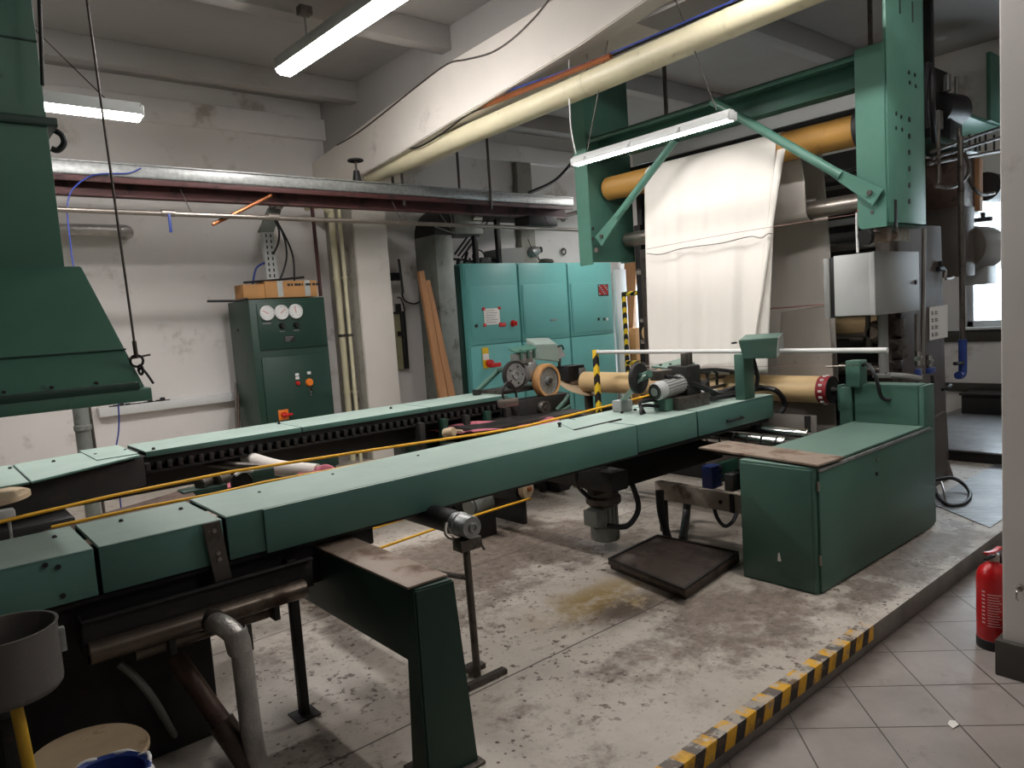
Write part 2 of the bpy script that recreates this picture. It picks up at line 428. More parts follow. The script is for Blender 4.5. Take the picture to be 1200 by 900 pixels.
struct(B((-6.2, -6.2, ZC), (9.7, 8.3, ZC + .15), 0), 'ceiling', CEIL)
for k, y in enumerate((7.2, 5.45, 3.7, 1.95, .2, -1.55)):
    struct(B((-6, y, 4.09), (XW, y + .16, ZC), .01), 'trim_%d' % (k + 1), CEIL)
struct(B((-6, 8.02, 3.86), (XW, YW, 4.1), .01), 'trim_7', WALLW)
struct(B((-6, 7.0, 3.98), (4.1, 7.06, 4.03), .01), 'trim_8', CEIL) if False else None
# haunched girder on its column
poly = [(8.1, 3.16), (6.2, 3.31), (5.25, 3.40), (3.73, 3.54), (3.13, 3.63), (1.6, 3.74), (-6, 3.76), (-6, 4.0), (1.5, 3.97), (4.09, 3.94), (5.26, 3.90), (6.4, 3.79), (7.34, 3.68), (8.1, 3.60)]
struct(MB().prism([(3.95, a, b) for a, b in poly], (.56, 0, 0), .008), 'trim_9', GIRD)
struct(B((4.12, -6, 3.6), (4.44, YW, ZC), 0), 'trim_10', CEIL)
g = MB().use(GIRD).box((4.05, 7.4, PZ), (4.47, YW, 3.5), .012)
g.use(CONC).box((4.044, 7.43, PZ), (4.06, 8.09, 3.1), .002)
struct(g, 'wall_column')
# pillar at the right with its dark skirting
struct(B((3.42, .22, 0), (3.98, .975, ZC), .012), 'wall_pillar', WALLW)
struct(B((3.395, .2, 0), (4.0, .995, .155), .006), 'baseboard_pillar', BASEB)
k = thing('wall_hook', 'small chrome hook screwed to the white pillar beside the fire extinguisher', 'hook', OX(1196, 690, 3.42))
c = OX(1196, 688, 3.42)
Cy(c, c + V((-.02, 0, 0)), .014).out('rose', CHROME, k)
Tb([c + V((-.02, 0, 0)), c + V((-.05, 0, -.005)), c + V((-.055, 0, -.03)), c + V((-.035, 0, -.045))], .005).out('hook', CHROME, k)
# windows
def window(name, y0, y1, z0, z1, mull):
    f = MB(); t = .07
    for lo, hi in (((y0, z0), (y1, z0 + t)), ((y0, z1 - t), (y1, z1)), ((y0, z0), (y0 + t, z1)), ((y1 - t, z0), (y1, z1))):
        f.box((XW + .02, lo[0], lo[1]), (XW + .09, hi[0], hi[1]), .006)
    for ym in mull: f.box((XW + .02, ym - .05, z0), (XW + .09, ym + .05, z1), .006)
    o = struct(f, name, GLASSY)
    B((XW + .05, y0 + t, z0 + t), (XW + .056, y1 - t, z1 - t), 0).out('pane', GLASS, o)
    B((XW - .06, y0 - .03, z0 - .03), (XW + .02, y1 + .03, z0), .006).out('window_sill', GLASSY, o)
window('window_1', 1.35, 3.05, 1.17, 2.85, (2.2,))
window('window_2', 7.2, 8.06, .55, 2.5, ())
struct(B((XW - .03, -5, 1.0), (XW, 7.0, 1.13), .005), 'trim_11', BASEB)
struct(B((XW - .05, -5, .42), (XW, 7.0, .52), .005), 'trim_12', BASEB)
# white cable trunking on the back wall
a, b = OY(115, 482, 8.05), OY(279, 466, 8.05)
tr = thing('cable_trunking', 'long white cable trunking along the back wall left of the dark green cabinet', 'trunking', (a.x, 8.06, .98))
B((a.x, 8.0, a.z - .06), (b.x + .1, 8.105, a.z + .03), .006).out('trunk', WHITE, tr)
d = MB()
for px in (135, 142, 150, 176, 186, 191): q = OY(px, 476, 8.04); d.box((q.x - .02, 8.0, a.z + .03), (q.x + .02, 8.05, a.z + .045 + .01 * (px % 3)), .003)
d.box((OY(128, 476, 8.0).x, 8.01, a.z + .03), (OY(200, 470, 8.0).x, 8.03, a.z + .04), .002)
d.out('debris', DARK, tr)
# raised tread plate behind the padder, tread sheet on the platform
t = thing('tread_plate_step', 'ribbed metal step in front of the window wall behind the stainless side frame', 'step', (8.2, 2.6, PZ))
B((7.05, .4, PZ), (9.48, 3.1, .20), .004).out('step_body', DARK, t); B((7.03, .38, .20), (9.48, 3.12, .215), .004).out('tread', TREAD, t)
tag(MB().prism([(5.15, 1.53, PZ), (9.0, 1.53, PZ), (9.0, 2.05, PZ), (5.55, 2.05, PZ)], (0, 0, .006)).out('tread_sheet', TREAD), 'thin ribbed metal sheet lying along the platform edge right of the green console', 'metal sheet')
B_ = thing('storage_box', 'dark low box standing against the window wall', 'box', (9.3, 2.75, PZ))
B((9.1, 2.3, .215), (9.44, 2.98, .42), .01).out('box_body', DARK, B_); B((9.08, 2.28, .42), (9.46, 3.0, .45), .008).out('lid', DARK, B_)

# ================================================================== fluorescent lamps
def batten(name, p, q, label, group='fluorescent battens hanging from the ceiling', glow=None, S=1.0, deep=1.0):
    p, q = V(p), V(q); d = (q - p).normalized(); L = (q - p).length; c = (p + q) / 2
    side = d.cross(V((0, 0, 1))).normalized()
    M = Matrix((side, d, V((0, 0, 1)))).transposed().to_4x4(); M.translation = c
    t = thing(name, label, 'lamp', c, group)
    MB().prism([(x * S, -L / 2, z * S) for x, z in ((-.062, -.006), (-.055, -.006), (-.053, .01), (.053, .01), (.055, -.006), (.062, -.006), (.06, .04), (.032, .078), (-.032, .078), (-.06, .04))], (0, L, 0))._x(M).out('housing', LGREY, t)
    MB().prism([(x * S, -L / 2 + .012, z * S) for x, z in ((-.0545, -.002), (-.05, -.006 - .018 * deep), (-.03, -.016 - .02 * deep), (.03, -.016 - .02 * deep), (.05, -.006 - .018 * deep), (.0545, -.002), (.0525, .008), (-.0525, .008))], (0, L - .024, 0))._x(M).out('diffuser', glow or LAMP, t)
    for s in (-1, 1):
        B((-.056 * S, s * (L / 2) - .012, -.012 * S), (.056 * S, s * (L / 2) + .012, .06 * S), .005)._x(M).out('end_cap', LGREY, t)
    return t, M, L
def _x(s, M): bmesh.ops.transform(s.bm, matrix=M, verts=s.bm.verts); return s
MB._x = _x
tA, M, L = batten('ceiling_lamp', OZ(333, 82, 3.75), OZ(333, 82, 3.75) + V((.06, -1.85, 0)), 'lit fluorescent lamp at the top of the picture in front of the concrete girder', S=1.35)
e = M @ V((0, (L / 2 - .42) * (1 if (M @ V((0, 1, 0))).y > M.translation.y else -1), .08)); B((e.x - .03, e.y - .03, e.z), (e.x + .03, e.y + .03, e.z + .02)).out('hanger_clip', GALV, tA)
Tb([e, (e.x, e.y, 4.05)], .006, 6, 0).out('hanger_rod', GALV, tA)
B((e.x - .05, e.y - .04, 4.03), (e.x + .05, e.y + .04, 4.095), .006).out('ceiling_clamp', IRON, tA)
p = OY(165, 136, 5.4); tB, M, L = batten('ceiling_lamp', p, p + V((-1.5, .02, .02)), 'lit fluorescent lamp half hidden behind the green hood duct')
e = M @ V((0, -L / 2 + .2, .08)) if (M @ V((0, -L / 2, 0))).x > p.x - .7 else M @ V((0, L / 2 - .2, .08))
Tb([e, e + V((-.55, .5, 4.09 - e.z))], .004, 6, 0).out('hanger_wire', IRON, tB)
XLC = 4.05
p, q = OX(674, 193, XLC), OX(858, 139, XLC)
tC, M, L = batten('ceiling_lamp', p, q, 'lit fluorescent lamp hanging in front of the white cloth', glow=LAMPC, S=.72, deep=0)
for s, dx in ((.42, -.25), (-.40, .1)):
    e = M @ V((0, s * L, .08))
    Tb([e, e + V((.1, -.35 if s < 0 else .5, 4.09 - e.z))], .004, 6, 0).out('hanger_wire', IRON, tC)
    if s < 0: Tb([e + V((0, .12, 0)), e + V((0, .16, .25)), e + V((.0, .13, .8)), e + V((0, .12, 4.09 - e.z))], .006, 6).out('supply_cable', WHITE, tC)
for px in (690, 742, 800):
    e = OX(px, 190 - (px - 674) * .293 + 2, XLC)
    B((e.x - .047, e.y - .012, e.z + .0), (e.x - .040, e.y + .012, e.z + .03), .002).out('clip', LGREY, tC)
# unseen lamps added to brighten the floor, the pillar and the gantry post
for (x, y, lab) in ((3.45, 1.75, 'added fluorescent lamp out of view above the platform, brightening the floor'), (2.6, -.9, 'added fluorescent lamp out of view over the tiled aisle behind the viewpoint'), (4.75, .2, 'added fluorescent lamp out of view over the tiled aisle beyond the white pillar')):
    t, M, L = batten('ceiling_lamp', (x, y + .75, 3.75), (x, y - .75, 3.75), lab, glow=LAMP if x == 3.45 else LAMPC)
    Tb([M @ V((0, .5, .08)), M @ V((0, .5, .55))], .006, 6, 0).out('hanger_rod', GALV, t)
    Tb([M @ V((0, -.5, .08)), M @ V((0, -.5, .55))], .006, 6, 0).out('hanger_rod', GALV, t)

t, M, L = batten('ceiling_lamp', (7.55, 6.75, 3.2), (7.75, 5.75, 3.2), 'added fluorescent lamp brightening the teal cabinets, hidden behind the left gantry post', glow=LAMP, S=1.2)  # unseen lamp added to brighten the cabinets and back wall
for sg in (.4, -.4): Tb([M @ V((0, sg, .08)), M @ V((0, sg, .88))], .006, 6, 0).out('hanger_rod', GALV, t)
# ================================================================== overhead pipes, tray, cables
t = thing('beige_pipe', 'large cream painted pipe running under the concrete girder', 'pipe', (4.1, 3, 3.2))
pa, pb = OX(436, 206, 4.1), OX(851, 29, 4.1)
dirp = (pb - pa).normalized()
p0, p1 = pa, pa + dirp * 12.0
Cy(p0, p1, .088, 28).out('pipe', BEIGEP, t)
for px, py in ((690, 112), (857, 28)):
    s = (OX(px, py, 4.1) - pa).dot(dirp); q = pa + dirp * s
    Cy(q - dirp * .012, q + dirp * .012, .0905, 28).out('joint', BEIGEP, t)
    Tb([q + V((0, 0, .09)), q + V((0, 0, .09)) + V((.0, 0, 3.76 - q.z))], .006, 6, 0).out('hanger_rod', IRON, t)
Cy(p0, p0 - dirp * .03, .09, 28).out('end_collar', BEIGEP, t)
def alongpipe(pts, r): return Tb([pa + dirp * s + V((dx, 0, dz)) for s, dx, dz in pts], r, 8, 5)
tag(alongpipe([(-.3, -.05, .05), (.0, -.09, .09), (.8, -.12, .10), (1.3, -.12, .10), (1.8, -.13, .17), (2.4, -.11, .16), (3.2, -.07, .12), (4.2, -.05, .10), (6, -.045, .10), (11, -.04, .10)], .0075).out('blue_cable', BLUEC), 'blue cable clipped along the top of the cream pipe', 'cable')
tag(alongpipe([(-.1, -.05, .08), (.5, -.07, .10), (1.1, -.09, .13), (1.7, -.10, .15), (2.3, -.09, .13), (2.9, -.08, .11), (3.5, -.06, .095)], .022).out('orange_conduit', ORANGEP if False else COPPER), 'orange flexible conduit lying on the far end of the cream pipe', 'conduit')
tag(alongpipe([(-.2, -.04, .08), (.7, -.105, .085), (1.1, -.115, .03), (1.5, -.11, .06), (1.9, -.11, .12), (2.4, -.08, .12), (3.2, -.03, .11), (5, -.02, .10), (11, -.02, .10)], .008).out('black_cable', BLACK), 'thin black cable looping over the side of the cream pipe', 'cable')
pts = [(395, 170), (420, 155), (455, 128), (490, 100), (524, 75), (545, 70), (575, 62), (600, 46), (625, 22), (640, 4), (650, -10)]
tag(Tb([OX(x, y, 3.945) for x, y in pts], .008, 6).out('wall_cable', IRON), 'thin cable pinned along the upper edge of the concrete girder', 'cable')
# galvanised tray on a red-brown beam
yT = 6.5
t = thing('cable_tray', 'galvanised cable tray on a red-brown steel beam across the back of the room', 'cable tray', (3.5, yT, 2.9))
x0, x1 = .2, OY(672, 238, yT).x
zt, zm, zb = OY(367, 208, yT).z, OY(367, 222, yT).z, OY(367, 232, yT).z
u = MB(); u.box((x0, yT, zm), (x1, yT + .012, zt), .003); u.box((x0, yT + .30, zm), (x1, yT + .312, zt), .003); u.box((x0, yT, zm), (x1, yT + .31, zm + .01), .002)
u.box((x0, yT - .012, zt - .012), (x1, yT + .012, zt), .003)
u.out('tray', GALV, t)
u = MB(); u.box((x0, yT + .02, zm - .014), (x1 - .02, yT + .22, zm), .003); u.box((x0, yT + .135, zb - .05), (x1 - .02, yT + .145, zm), 0); u.box((x0, yT + .10, zb - .06), (x1 - .02, yT + .19, zb - .045), .003)
u.box((x0, yT - .004, zm - .05), (x1 - .02, yT + .012, zm - .004), .003)
u.out('beam', REDOX, t)
for px, py in ((469, 140), (476, 230), (571, 235)):
    pass
for x, dy, top in ((OY(470, 180, yT).x, .02, 3.33), (OY(475, 200, yT).x, .26, 3.4), (OY(556, 200, yT).x, .30, 4.09), (OY(572, 200, yT).x, -.015, 4.09)):
    d = MB(); d.box((x - .014, yT + dy - .008, zb - .02), (x + .014, yT + dy + .008, top), .003); d.out('hanger_bar', IRON, t)
B((x1 - .75, yT + .02, zb - .17), (x1 - .28, yT + .28, zb - .055), .006).out('end_bracket', DARK, t)
tag(Tb([OY(620, 226, 6.7), OY(650, 212, 6.7), OY(672, 188, 6.6), OY(690, 160, 6.3)], .022, 8).out('black_cable', BLACK), 'thick black cable rising from the tray end towards the green gantry', 'cable')
# thin steel pipe under the tray
p, q = OY(68, 245, 6.4), OY(687, 270, 6.4)
t = thing('steel_pipe', 'thin steel pipe hanging on wires below the cable tray', 'pipe', (p + q) / 2)
Cy(p - V((.6, 0, 0)), q + V((.2, 0, 0)), .021, 14).out('pipe', STEEL, t)
for px in (197, 320, 470):
    x = OY(px, 252, 6.4).x; Cy((x - .05, 6.4, p.z), (x + .05, 6.4, p.z), .029, 14).out('coupling', STEEL, t)
for px in (224, 469, 642):
    x = OY(px, 252, 6.4).x; Tb([(x - .05, 6.45, zb), (x, 6.4, p.z + .02)], .004, 6, 0).out('hanger_wire', IRON, t)
x = OY(197, 252, 6.4).x; v = B((x - .01, 6.37, p.z - .16), (x + .012, 6.385, p.z - .01), .004).out('valve_lever', BLUE, t)
# orange copper pipe, brown conduit, silver stub
tag(Tb([OY(249, 263, 6.43), OY(262, 257, 6.44), OY(318, 229, 6.5)], .016, 8, 0).out('copper_pipe', COPPER), 'short slanting copper pipe below the cable tray', 'pipe')
tag(Tb([OY(340, 229, 7.5), OY(358, 231, 7.5), OY(364, 240, 7.5), OY(367, 256, 7.5), OY(376, 347, 7.5)], .02, 8, 3).out('brown_conduit', REDOX), 'dark brown conduit dropping from the tray to the dark green cabinet', 'conduit')
t = thing('vent_pipe', 'short silver pipe stub on the wall right of the green hood duct', 'pipe', OY(140, 272, 8.0))
p = OY(60, 268, 7.9); q = OY(140, 270, 7.9)
Cy(p, q, .055, 16).out('pipe', LAGG, t); Tb([q, q + V((.06, .01, 0)), q + V((.08, .05, -.02)), q + V((.08, .18, -.02))], .055, 14).out('elbow', LAGG, t)
# valve wheel on top of tray
c = OY(418, 206, 6.65)
t = thing('hand_wheel_valve', 'black hand wheel valve standing above the cable tray by the column', 'valve', c)
MB().cyl(c - V((0, 0, .05)), c + V((0, 0, .05)), .045, 14, .03).out('valve_body', BLACK, t); Cy(c, c + V((0, 0, .15)), .012, 10).out('stem', IRON, t)
w = MB().torus(c + V((0, 0, .15)), (0, 0, 1), .07, .012)
for k in range(4): a = k * PI / 2 + .4; w.cyl(c + V((0, 0, .15)), c + V((.07 * math.cos(a), .07 * math.sin(a), .15)), .008, 8)
w.out('hand_wheel', BLACK, t)
# slotted cable ladder from cabinet up to tray
t = thing('perforated_cable_duct', 'perforated zinc cable duct bending up from the dark green cabinet to the tray', 'cable duct', OY(322, 332, 7.5))
yy = 7.55
a, b, c, d = OY(307, 272, yy), OY(321, 272, yy), OY(327, 333, yy), OY(314, 333, yy)
MB().hexa([d, c, c + V((0, .06, 0)), d + V((0, .06, 0))], [a, b, b + V((0, .06, 0)), a + V((0, .06, 0))], .003).out('upright', PERF, t)
e, f = OY(317, 243, yy), OY(330, 246, yy)
MB().hexa([a - V((.03, 0, 0)), b, b + V((0, .06, 0)), a + V((-.03, .06, 0))], [e - V((.01, 0, 0)), f, f + V((0, .06, 0)), e + V((-.01, .06, 0))], .003).out('bend', GALV_D, t)
g, h = OY(318, 234, yy - .3), OY(345, 230, yy - .5)
MB().hexa([e, f, f + V((0, .06, 0)), e + V((0, .06, 0))], [g + V((0, 0, .04)), h, h + V((0, .06, 0)), g + V((0, .06, .04))], .002).out('top_section', PERF, t)
# pipes beside the column
for k, (xa, xb, r, lab) in enumerate(((389, 427, .038, 'cream pipe with a bend at its top on the wall left of the white column'), (402, 436, .022, 'thin cream pipe rising next to the white column'))):
    yp = 7.62 - .12 * k; q0, q1 = OY(xa - 4 * k, 262 if k == 0 else 256, yp), OY(xb, 540, yp)
    pts = [(q0.x, yp, PZ), (q0.x, yp, q0.z), (q0.x - .04, yp, q0.z + .14), (q0.x - .12, yp, q0.z + .2), (q0.x - .2, yp + .2, q0.z + .2)] if k == 0 else [(q0.x, yp, PZ), (q0.x, yp, 3.3)]
    t = thing('wall_pipe', lab, 'pipe', (q0.x, yp, PZ))
    Tb(pts, r, 12, 4).out('pipe', BEIGEP, t)
    for z in (.9, 1.55, 2.2): MB().lathe((q0.x, yp, z), (0, 0, 1), [(r, 0), (r + .006, 0), (r + .006, .03), (r, .03)], 12).box((q0.x - .01, yp, z), (q0.x + .01, yp + .06, z + .03), .002).out('pipe_clip', IRON if z == 1.55 else BEIGEP, t)
# ================================================================== near rail
YR = 2.70; ZT, ZB = .985, .825
def rx(px, py): return OY(px, py, YR).x
t = thing('machine_rail', 'near green sheet-metal rail running across the picture above the floor', 'machine rail', (1.8, 2.92, ZB), 'entry rails of the stenter')
def cover(x0, x1, y1a, y1b, dz=0, dy=0):
    """folded sheet cover: front lip, top, back lip, open below"""
    mb = MB(); th = .012; a, b = YR - dy, ZT + dz
    mb.prism([(x0, a, b), (x1, a, b), (x1, y1b, b), (x0, y1a, b)], (0, 0, -th), .003)
    mb.box((x0, a, ZB), (x1, a + th, b - .001), .003)
    mb.prism([(x0, y1a - th, b - .002), (x1, y1b - th, b - .002), (x1, y1b, b - .002), (x0, y1a, b - .002)], (0, 0, -.06), 0)
    return mb
xs = [-1.2, rx(112, 641), rx(262, 604.5), rx(307, 596), rx(745, 499), rx(817, 482), rx(906, 461)]
bk = lambda x: 3.10 + .045 * x
for i, (a, b) in enumerate(zip(xs, xs[1:])):
    if i == 3: continue
    if i == 2: b = xs[4]
    g = .007
    ga = .013 if i == 4 else g; gb = .013 if i == 2 else g
    c = cover(a + ga, b - gb, bk(a), bk(b), .0 if i != 2 else .004, 0)
    if i == 2: c.box((xs[3], YR - .012, ZB - .008), (b - g, YR + .002, ZT + .003), .004)
    if i == 5: c.box((b - .012, YR, ZB), (b, bk(b), ZT - .002), .002)
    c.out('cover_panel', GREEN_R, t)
for px, py in ((64, 630), (142, 611), (212, 597), (304, 578), (390, 557), (490, 535)):
    q = OZ(px, py, ZT); MB().cyl(q, q + V((0, 0, .008)), .009, 10, .006).out('cover_bolt', DARK, t)
for px, py in ((68, 664), (74, 698), (53, 646 + 16)):
    q = OY(px, py, YR); MB().cyl(q + V((0, -.006, 0)), q, .008, 10).out('cover_bolt', DARK, t)
# inside of the rail and the chain track below it
f = MB(); f.box((-1.2, YR + .10, .79), (xs[-1] - .05, 3.02, ZB + .10), .01); f.box((-1.2, YR + .10, .70), (1.5, 3.02, .80), .01); f.box((-1.2, YR + .02, ZB - .03), (xs[-1] - .03, 3.06, ZB - .005), .01)
f.box((.2, YR + .06, .62), (1.45, 3.05, .80), .01)
f.out('chain_track', DARK, t)
# steel strap in front
a, b = OY(247, 612, YR - .012), OY(260, 680, YR - .012)
s = MB(); s.prism([(a.x - .033, YR - .012, a.z), (a.x + .03, YR - .012, a.z), (b.x + .035, YR - .012, b.z), (b.x - .025, YR - .012, b.z)], (0, -.008, 0), .002)
s.out('steel_strap', IRON, t)
for py in (622, 648, 655): q = OY(249 + (py - 612) * .19, py, YR - .02); Cy(q, q + V((0, -.006, 0)), .008, 10).out('strap_bolt', STEEL, t)
# lid in the top with its knob, drawer handle at the end
h0, h1, h2, h3 = OZ(655, 497, ZT), OZ(700, 487, ZT), OZ(727, 492, ZT), OZ(672, 505, ZT)
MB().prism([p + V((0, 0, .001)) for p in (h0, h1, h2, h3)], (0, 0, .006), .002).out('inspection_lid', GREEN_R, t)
MB().prism([h2 + V((0, 0, .001)), h3 + V((0, 0, .001)), h3 + V((.0, -.012, .001)), h2 + V((0, -.012, .001))], (0, 0, .008)).out('lid_edge', DARK, t)
q = OZ(656, 501, ZT); MB().lathe(q, (0, 0, 1), [(.012, 0), (.012, .008), (.006, .012), (.013, .022), (.011, .03), (0, .032)], 14).out('lid_knob', BLACK, t)
a, b = OY(852, 493, YR), OY(867, 489, YR)
Tb([(a.x, YR, a.z), (a.x, YR - .025, a.z), (b.x, YR - .025, b.z), (b.x, YR, b.z)], .009, 8, 3).out('pull_handle', BLACK, t)
e = xs[-1]
MB().prism([(e - .3, YR + .06, ZB - .0), (e - .02, YR + .06, ZB), (e - .06, YR + .06, ZB - .07), (e - .25, YR + .06, ZB - .06)], (0, .3, 0), .01).out('end_shoe', BLACK, t)

# ================================================================== far rail
YF = 4.78
t = thing('machine_rail', 'far green rail with an exposed black chain guide facing the room', 'machine rail', (1.8, 5.0, .8), 'entry rails of the stenter')
xf = [OZ(160, 528, ZT).x + .02, OZ(350, 500, ZT).x, OZ(513, 478, ZT).x, 3.95]
for i, (a, b) in enumerate(zip(xf, xf[1:])):
    c = MB(); c.box((a + .004, YF, ZT - .012), (b - .004, 5.25, ZT), .003); c.box((a + .004, 5.238, .82), (b - .004, 5.25, ZT - .004), .002); c.box((a + .004, YF, ZT - .035), (b - .004, YF + .01, ZT - .004), .002)
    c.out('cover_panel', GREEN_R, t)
pl = [OZ(-60, 590, ZT), OZ(167, 530, ZT), OZ(155, 520, ZT) + V((.0, .30, 0)), OZ(-60, 560, ZT)]
xm = OZ(33, 564, ZT).x
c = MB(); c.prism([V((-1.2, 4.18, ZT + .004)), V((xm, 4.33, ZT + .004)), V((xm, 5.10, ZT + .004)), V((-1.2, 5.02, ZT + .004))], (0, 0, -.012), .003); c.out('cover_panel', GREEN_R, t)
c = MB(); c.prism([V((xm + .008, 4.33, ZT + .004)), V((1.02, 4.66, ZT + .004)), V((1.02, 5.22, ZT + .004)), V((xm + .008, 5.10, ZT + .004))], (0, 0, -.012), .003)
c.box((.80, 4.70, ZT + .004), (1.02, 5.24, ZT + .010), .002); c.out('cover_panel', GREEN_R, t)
for px, py in ((12, 550), (63, 542), (112, 534), (147, 529), (180, 527), (327, 497), (458, 479)):
    q = OZ(px, py, ZT); MB().cyl(q, q + V((0, 0, .014)), .012, 10, .008).out('cover_bolt', DARK, t)
FAR_RAIL = t
f = MB(); f.box((-1.2, 4.95, .70), (4.0, 5.2, ZT - .015), .01)
f.prism([(-1.2, 4.25, ZT - .02), (.2, 4.35, ZT - .02), (1.05, 4.72, ZT - .02), (1.05, 5.1, ZT - .02), (-1.2, 5.0, ZT - .02)], (0, 0, -.18), .01)
f.box((.9, YF + .03, ZT - .10), (4.0, YF + .2, ZT - .03), .01); f.box((.9, YF + .0, ZT - .135), (4.0, YF + .2, ZT - .118), .004)
f.box((-1.2, 4.28, .62), (.6, 4.9, .78), .01)
f.out('chain_guide', DARK, t)
lk0 = B((1.0, YF - .012, ZT - .115), (1.03, YF + .04, ZT - .07), .004).out('chain_link', DARK, t)
for k in range(1, 48):
    lk = lk0.copy(); COL.objects.link(lk); lk.location.x += k * .063
B((3.0, 4.95, PZ), (3.35, 5.15, .72), .01).out('support_leg', GREEN_D, t)
B((.2, 4.9, PZ), (.45, 5.12, .72), .01).out('support_leg', GREEN_D, t)
B((-.2, 4.95, PZ), (-.05, 5.1, .72), .01).out('support_leg', GREEN_D, t)

# ================================================================== foreground bench leg
t = thing('rail_support', 'heavy green support leg with a rust-worn top beam in the foreground under the near rail', 'machine support', (1.26, 2.3, PZ))
xl0, xl1 = 1.17, 1.375
z1 = .765
MB().hexa([(xl0 + .015, 1.985, PZ), (xl1 + .01, 1.97, PZ), (xl1 + .01, 2.09, PZ), (xl0 + .015, 2.09, PZ)], [(xl0 + .05, 2.035, z1), (xl1 - .005, 2.015, z1), (xl1 - .005, 2.10, z1), (xl0 + .05, 2.10, z1)], .006).out('leg', GREEN_D, t)
MB().prism([(1.245, 2.035, z1 + .004), (1.37, 2.025, z1 + .004), (1.385, 2.09, z1 + .004), (1.255, 2.10, z1 + .004)], (0, 0, -.03), .003).out('top_lip', GREEN, t) if False else None
MB().box((1.21, 2.07, z1 - .26), (1.365, 3.1, z1 + .002), .006).out('cross_beam', GREEN_D, t)
MB().box((1.205, 2.05, z1 + .002), (1.368, 3.1, z1 + .012), .003).out('tread', RUSTY, t)
B((1.18, 1.95, PZ), (1.40, 2.14, PZ + .012), .003).out('foot_plate', IRON, t)
# white drip trace and bracket on the track
# slim dark post
q = OZ(357, 838, PZ); p = V((q.x, q.y, .78))
t = thing('steel_prop', 'slim dark square prop under the near rail left of the green support leg', 'prop', (q.x, q.y, PZ))
B((q.x - .018, q.y - .018, PZ), (q.x + .018, q.y + .018, .76), .003).out('post', DARK, t); B((q.x - .05, q.y - .05, PZ), (q.x + .05, q.y + .05, PZ + .008), .002).out('foot_plate', DARK, t)
# ---- gutter, browned tube, lagged pipe
t = thing('drip_gutter', 'dark steel gutter hanging under the near rail behind the brown tube', 'gutter', (.75, 2.72, .64))
zg = .77; a, b = OZ(97, 733, zg), OZ(360, 650, zg)
x0, x1 = a.x, b.x; y = (a.y + b.y) / 2
g = MB(); g.box((x0, y, zg - .11), (x1, y + .006, zg), .002); g.box((x0, y - .02, zg - .006), (x1, y + .004, zg), .002); g.box((x0, y, zg - .116), (x1, y + .2, zg - .11), .002); g.box((x0, y + .2, zg - .11), (x1, y + .206, zg), .002); g.box((x0, y, zg - .11), (x0 + .006, y + .2, zg), .002)
g.out('channel', DARK, t)
a, b = OZ(104, 768, .66), OZ(356, 688, .66)
t = thing('exhaust_tube', 'heat-browned steel tube lying level in the foreground below the near rail', 'tube', ((a + b) / 2))
yy = (a.y + b.y) / 2
MB().lathe((a.x, yy, .66), (1, 0, 0), [(.034, 0), (.037, .004), (.037, b.x - a.x - .004), (.034, b.x - a.x), (.031, b.x - a.x), (.031, b.x - a.x - .1), (0, b.x - a.x - .1)], 28).out('tube', BROWNM, t)
Tb([(a.x + .14, yy + .045, .60), (b.x - .14, yy + .045, .60)], .028, 16, 0).out('lower_tube', BROWNM, t)
for x in (a.x + .25, b.x - .12): B((x - .012, yy - .01, .57), (x + .012, yy + .08, .67), .004).out('saddle', DARK, t)
xw = OY(247, 740, yy).x
t = thing('lagged_pipe', 'silver lagged pipe elbow dropping from the brown tube to the floor', 'pipe', (xw + .1, yy, PZ))
f0 = OZ(303, 905, PZ)
Tb([(xw, yy - .04, .655), (xw + .015, yy - .10, .652), (xw + .04, yy - .135, .62), (xw + .055, yy - .135, .57), (f0.x - .01, f0.y - .0, .3), (f0.x, f0.y, PZ)], .036, 20, 6).out('pipe', LAGG, t)
MB().lathe((xw + .043, yy - .135, .615), (.15, .05, -1), [(.037, -.03), (.041, -.02), (.041, .05), (.037, .06)], 20).out('elbow_wrap', LAGG, t)
Cy((xw, yy + .0, .655), (xw + .006, yy - .06, .655), .041, 20, .004).out('flange', IRON, t)
# brown pipe behind, thin grey pipe
a, b, c = OZ(205, 770, .5), OZ(262, 850, .28), OZ(296, 905, .11)
t = thing('brown_drain_pipe', 'dull brown drain pipe behind the silver lagged pipe', 'pipe', c)
Tb([a, b], .035, 16, 0).out('pipe', BROWNPL, t)
Tb([b + (a - b) * .05, c + V((0, 0, .02))], .045, 16, 0).out('lower_sleeve', BROWNM, t)
tag(Tb([OY(140, 778, 2.80), OY(158, 793, 2.78), OY(180, 820, 2.75), OZ(209, 870, .12)], .014, 10).out('drain_tube', GALV_D), 'thin grey drain tube in the shadow left of the silver pipe', 'tube')
# aluminium cylinder with hose
c = OZ(2, 738, .90)
t = thing('aluminium_vessel', 'open aluminium cylinder at the left edge with a yellow hose below', 'vessel', (c.x, c.y, PZ))
R = .128
MB().lathe((c.x, c.y, .72), (0, 0, 1), [(0, .0), (R * .93, 0), (R * .99, .01), (R, .02), (R, .168), (R + .004, .18), (R - .004, .18), (R - .008, .17), (R - .008, .06), (0, .06)], 40).out('shell', ALU_SHADE, t)
B((c.x + R - .01, c.y - .03, .80), (c.x + R + .012, c.y - .01, .87), .003).out('hook_plate', GALV, t)
q = OZ(16, 815, .72)
Tb([(q.x, q.y + .02, .74), (q.x + .01, q.y + .01, .55), (q.x + .02, q.y, .3), (q.x + .0, q.y - .01, PZ)], .016, 12).out('hose', HOSE, t)
B((c.x - .03, c.y + .06, PZ), (c.x + .03, c.y + .12, .63), .004).out('stand_post', DARK, t)
t = thing('dark_block', 'black grimy machine trough on the floor under the left end of the near rail', 'machine part', (-.1, 3.4, PZ))
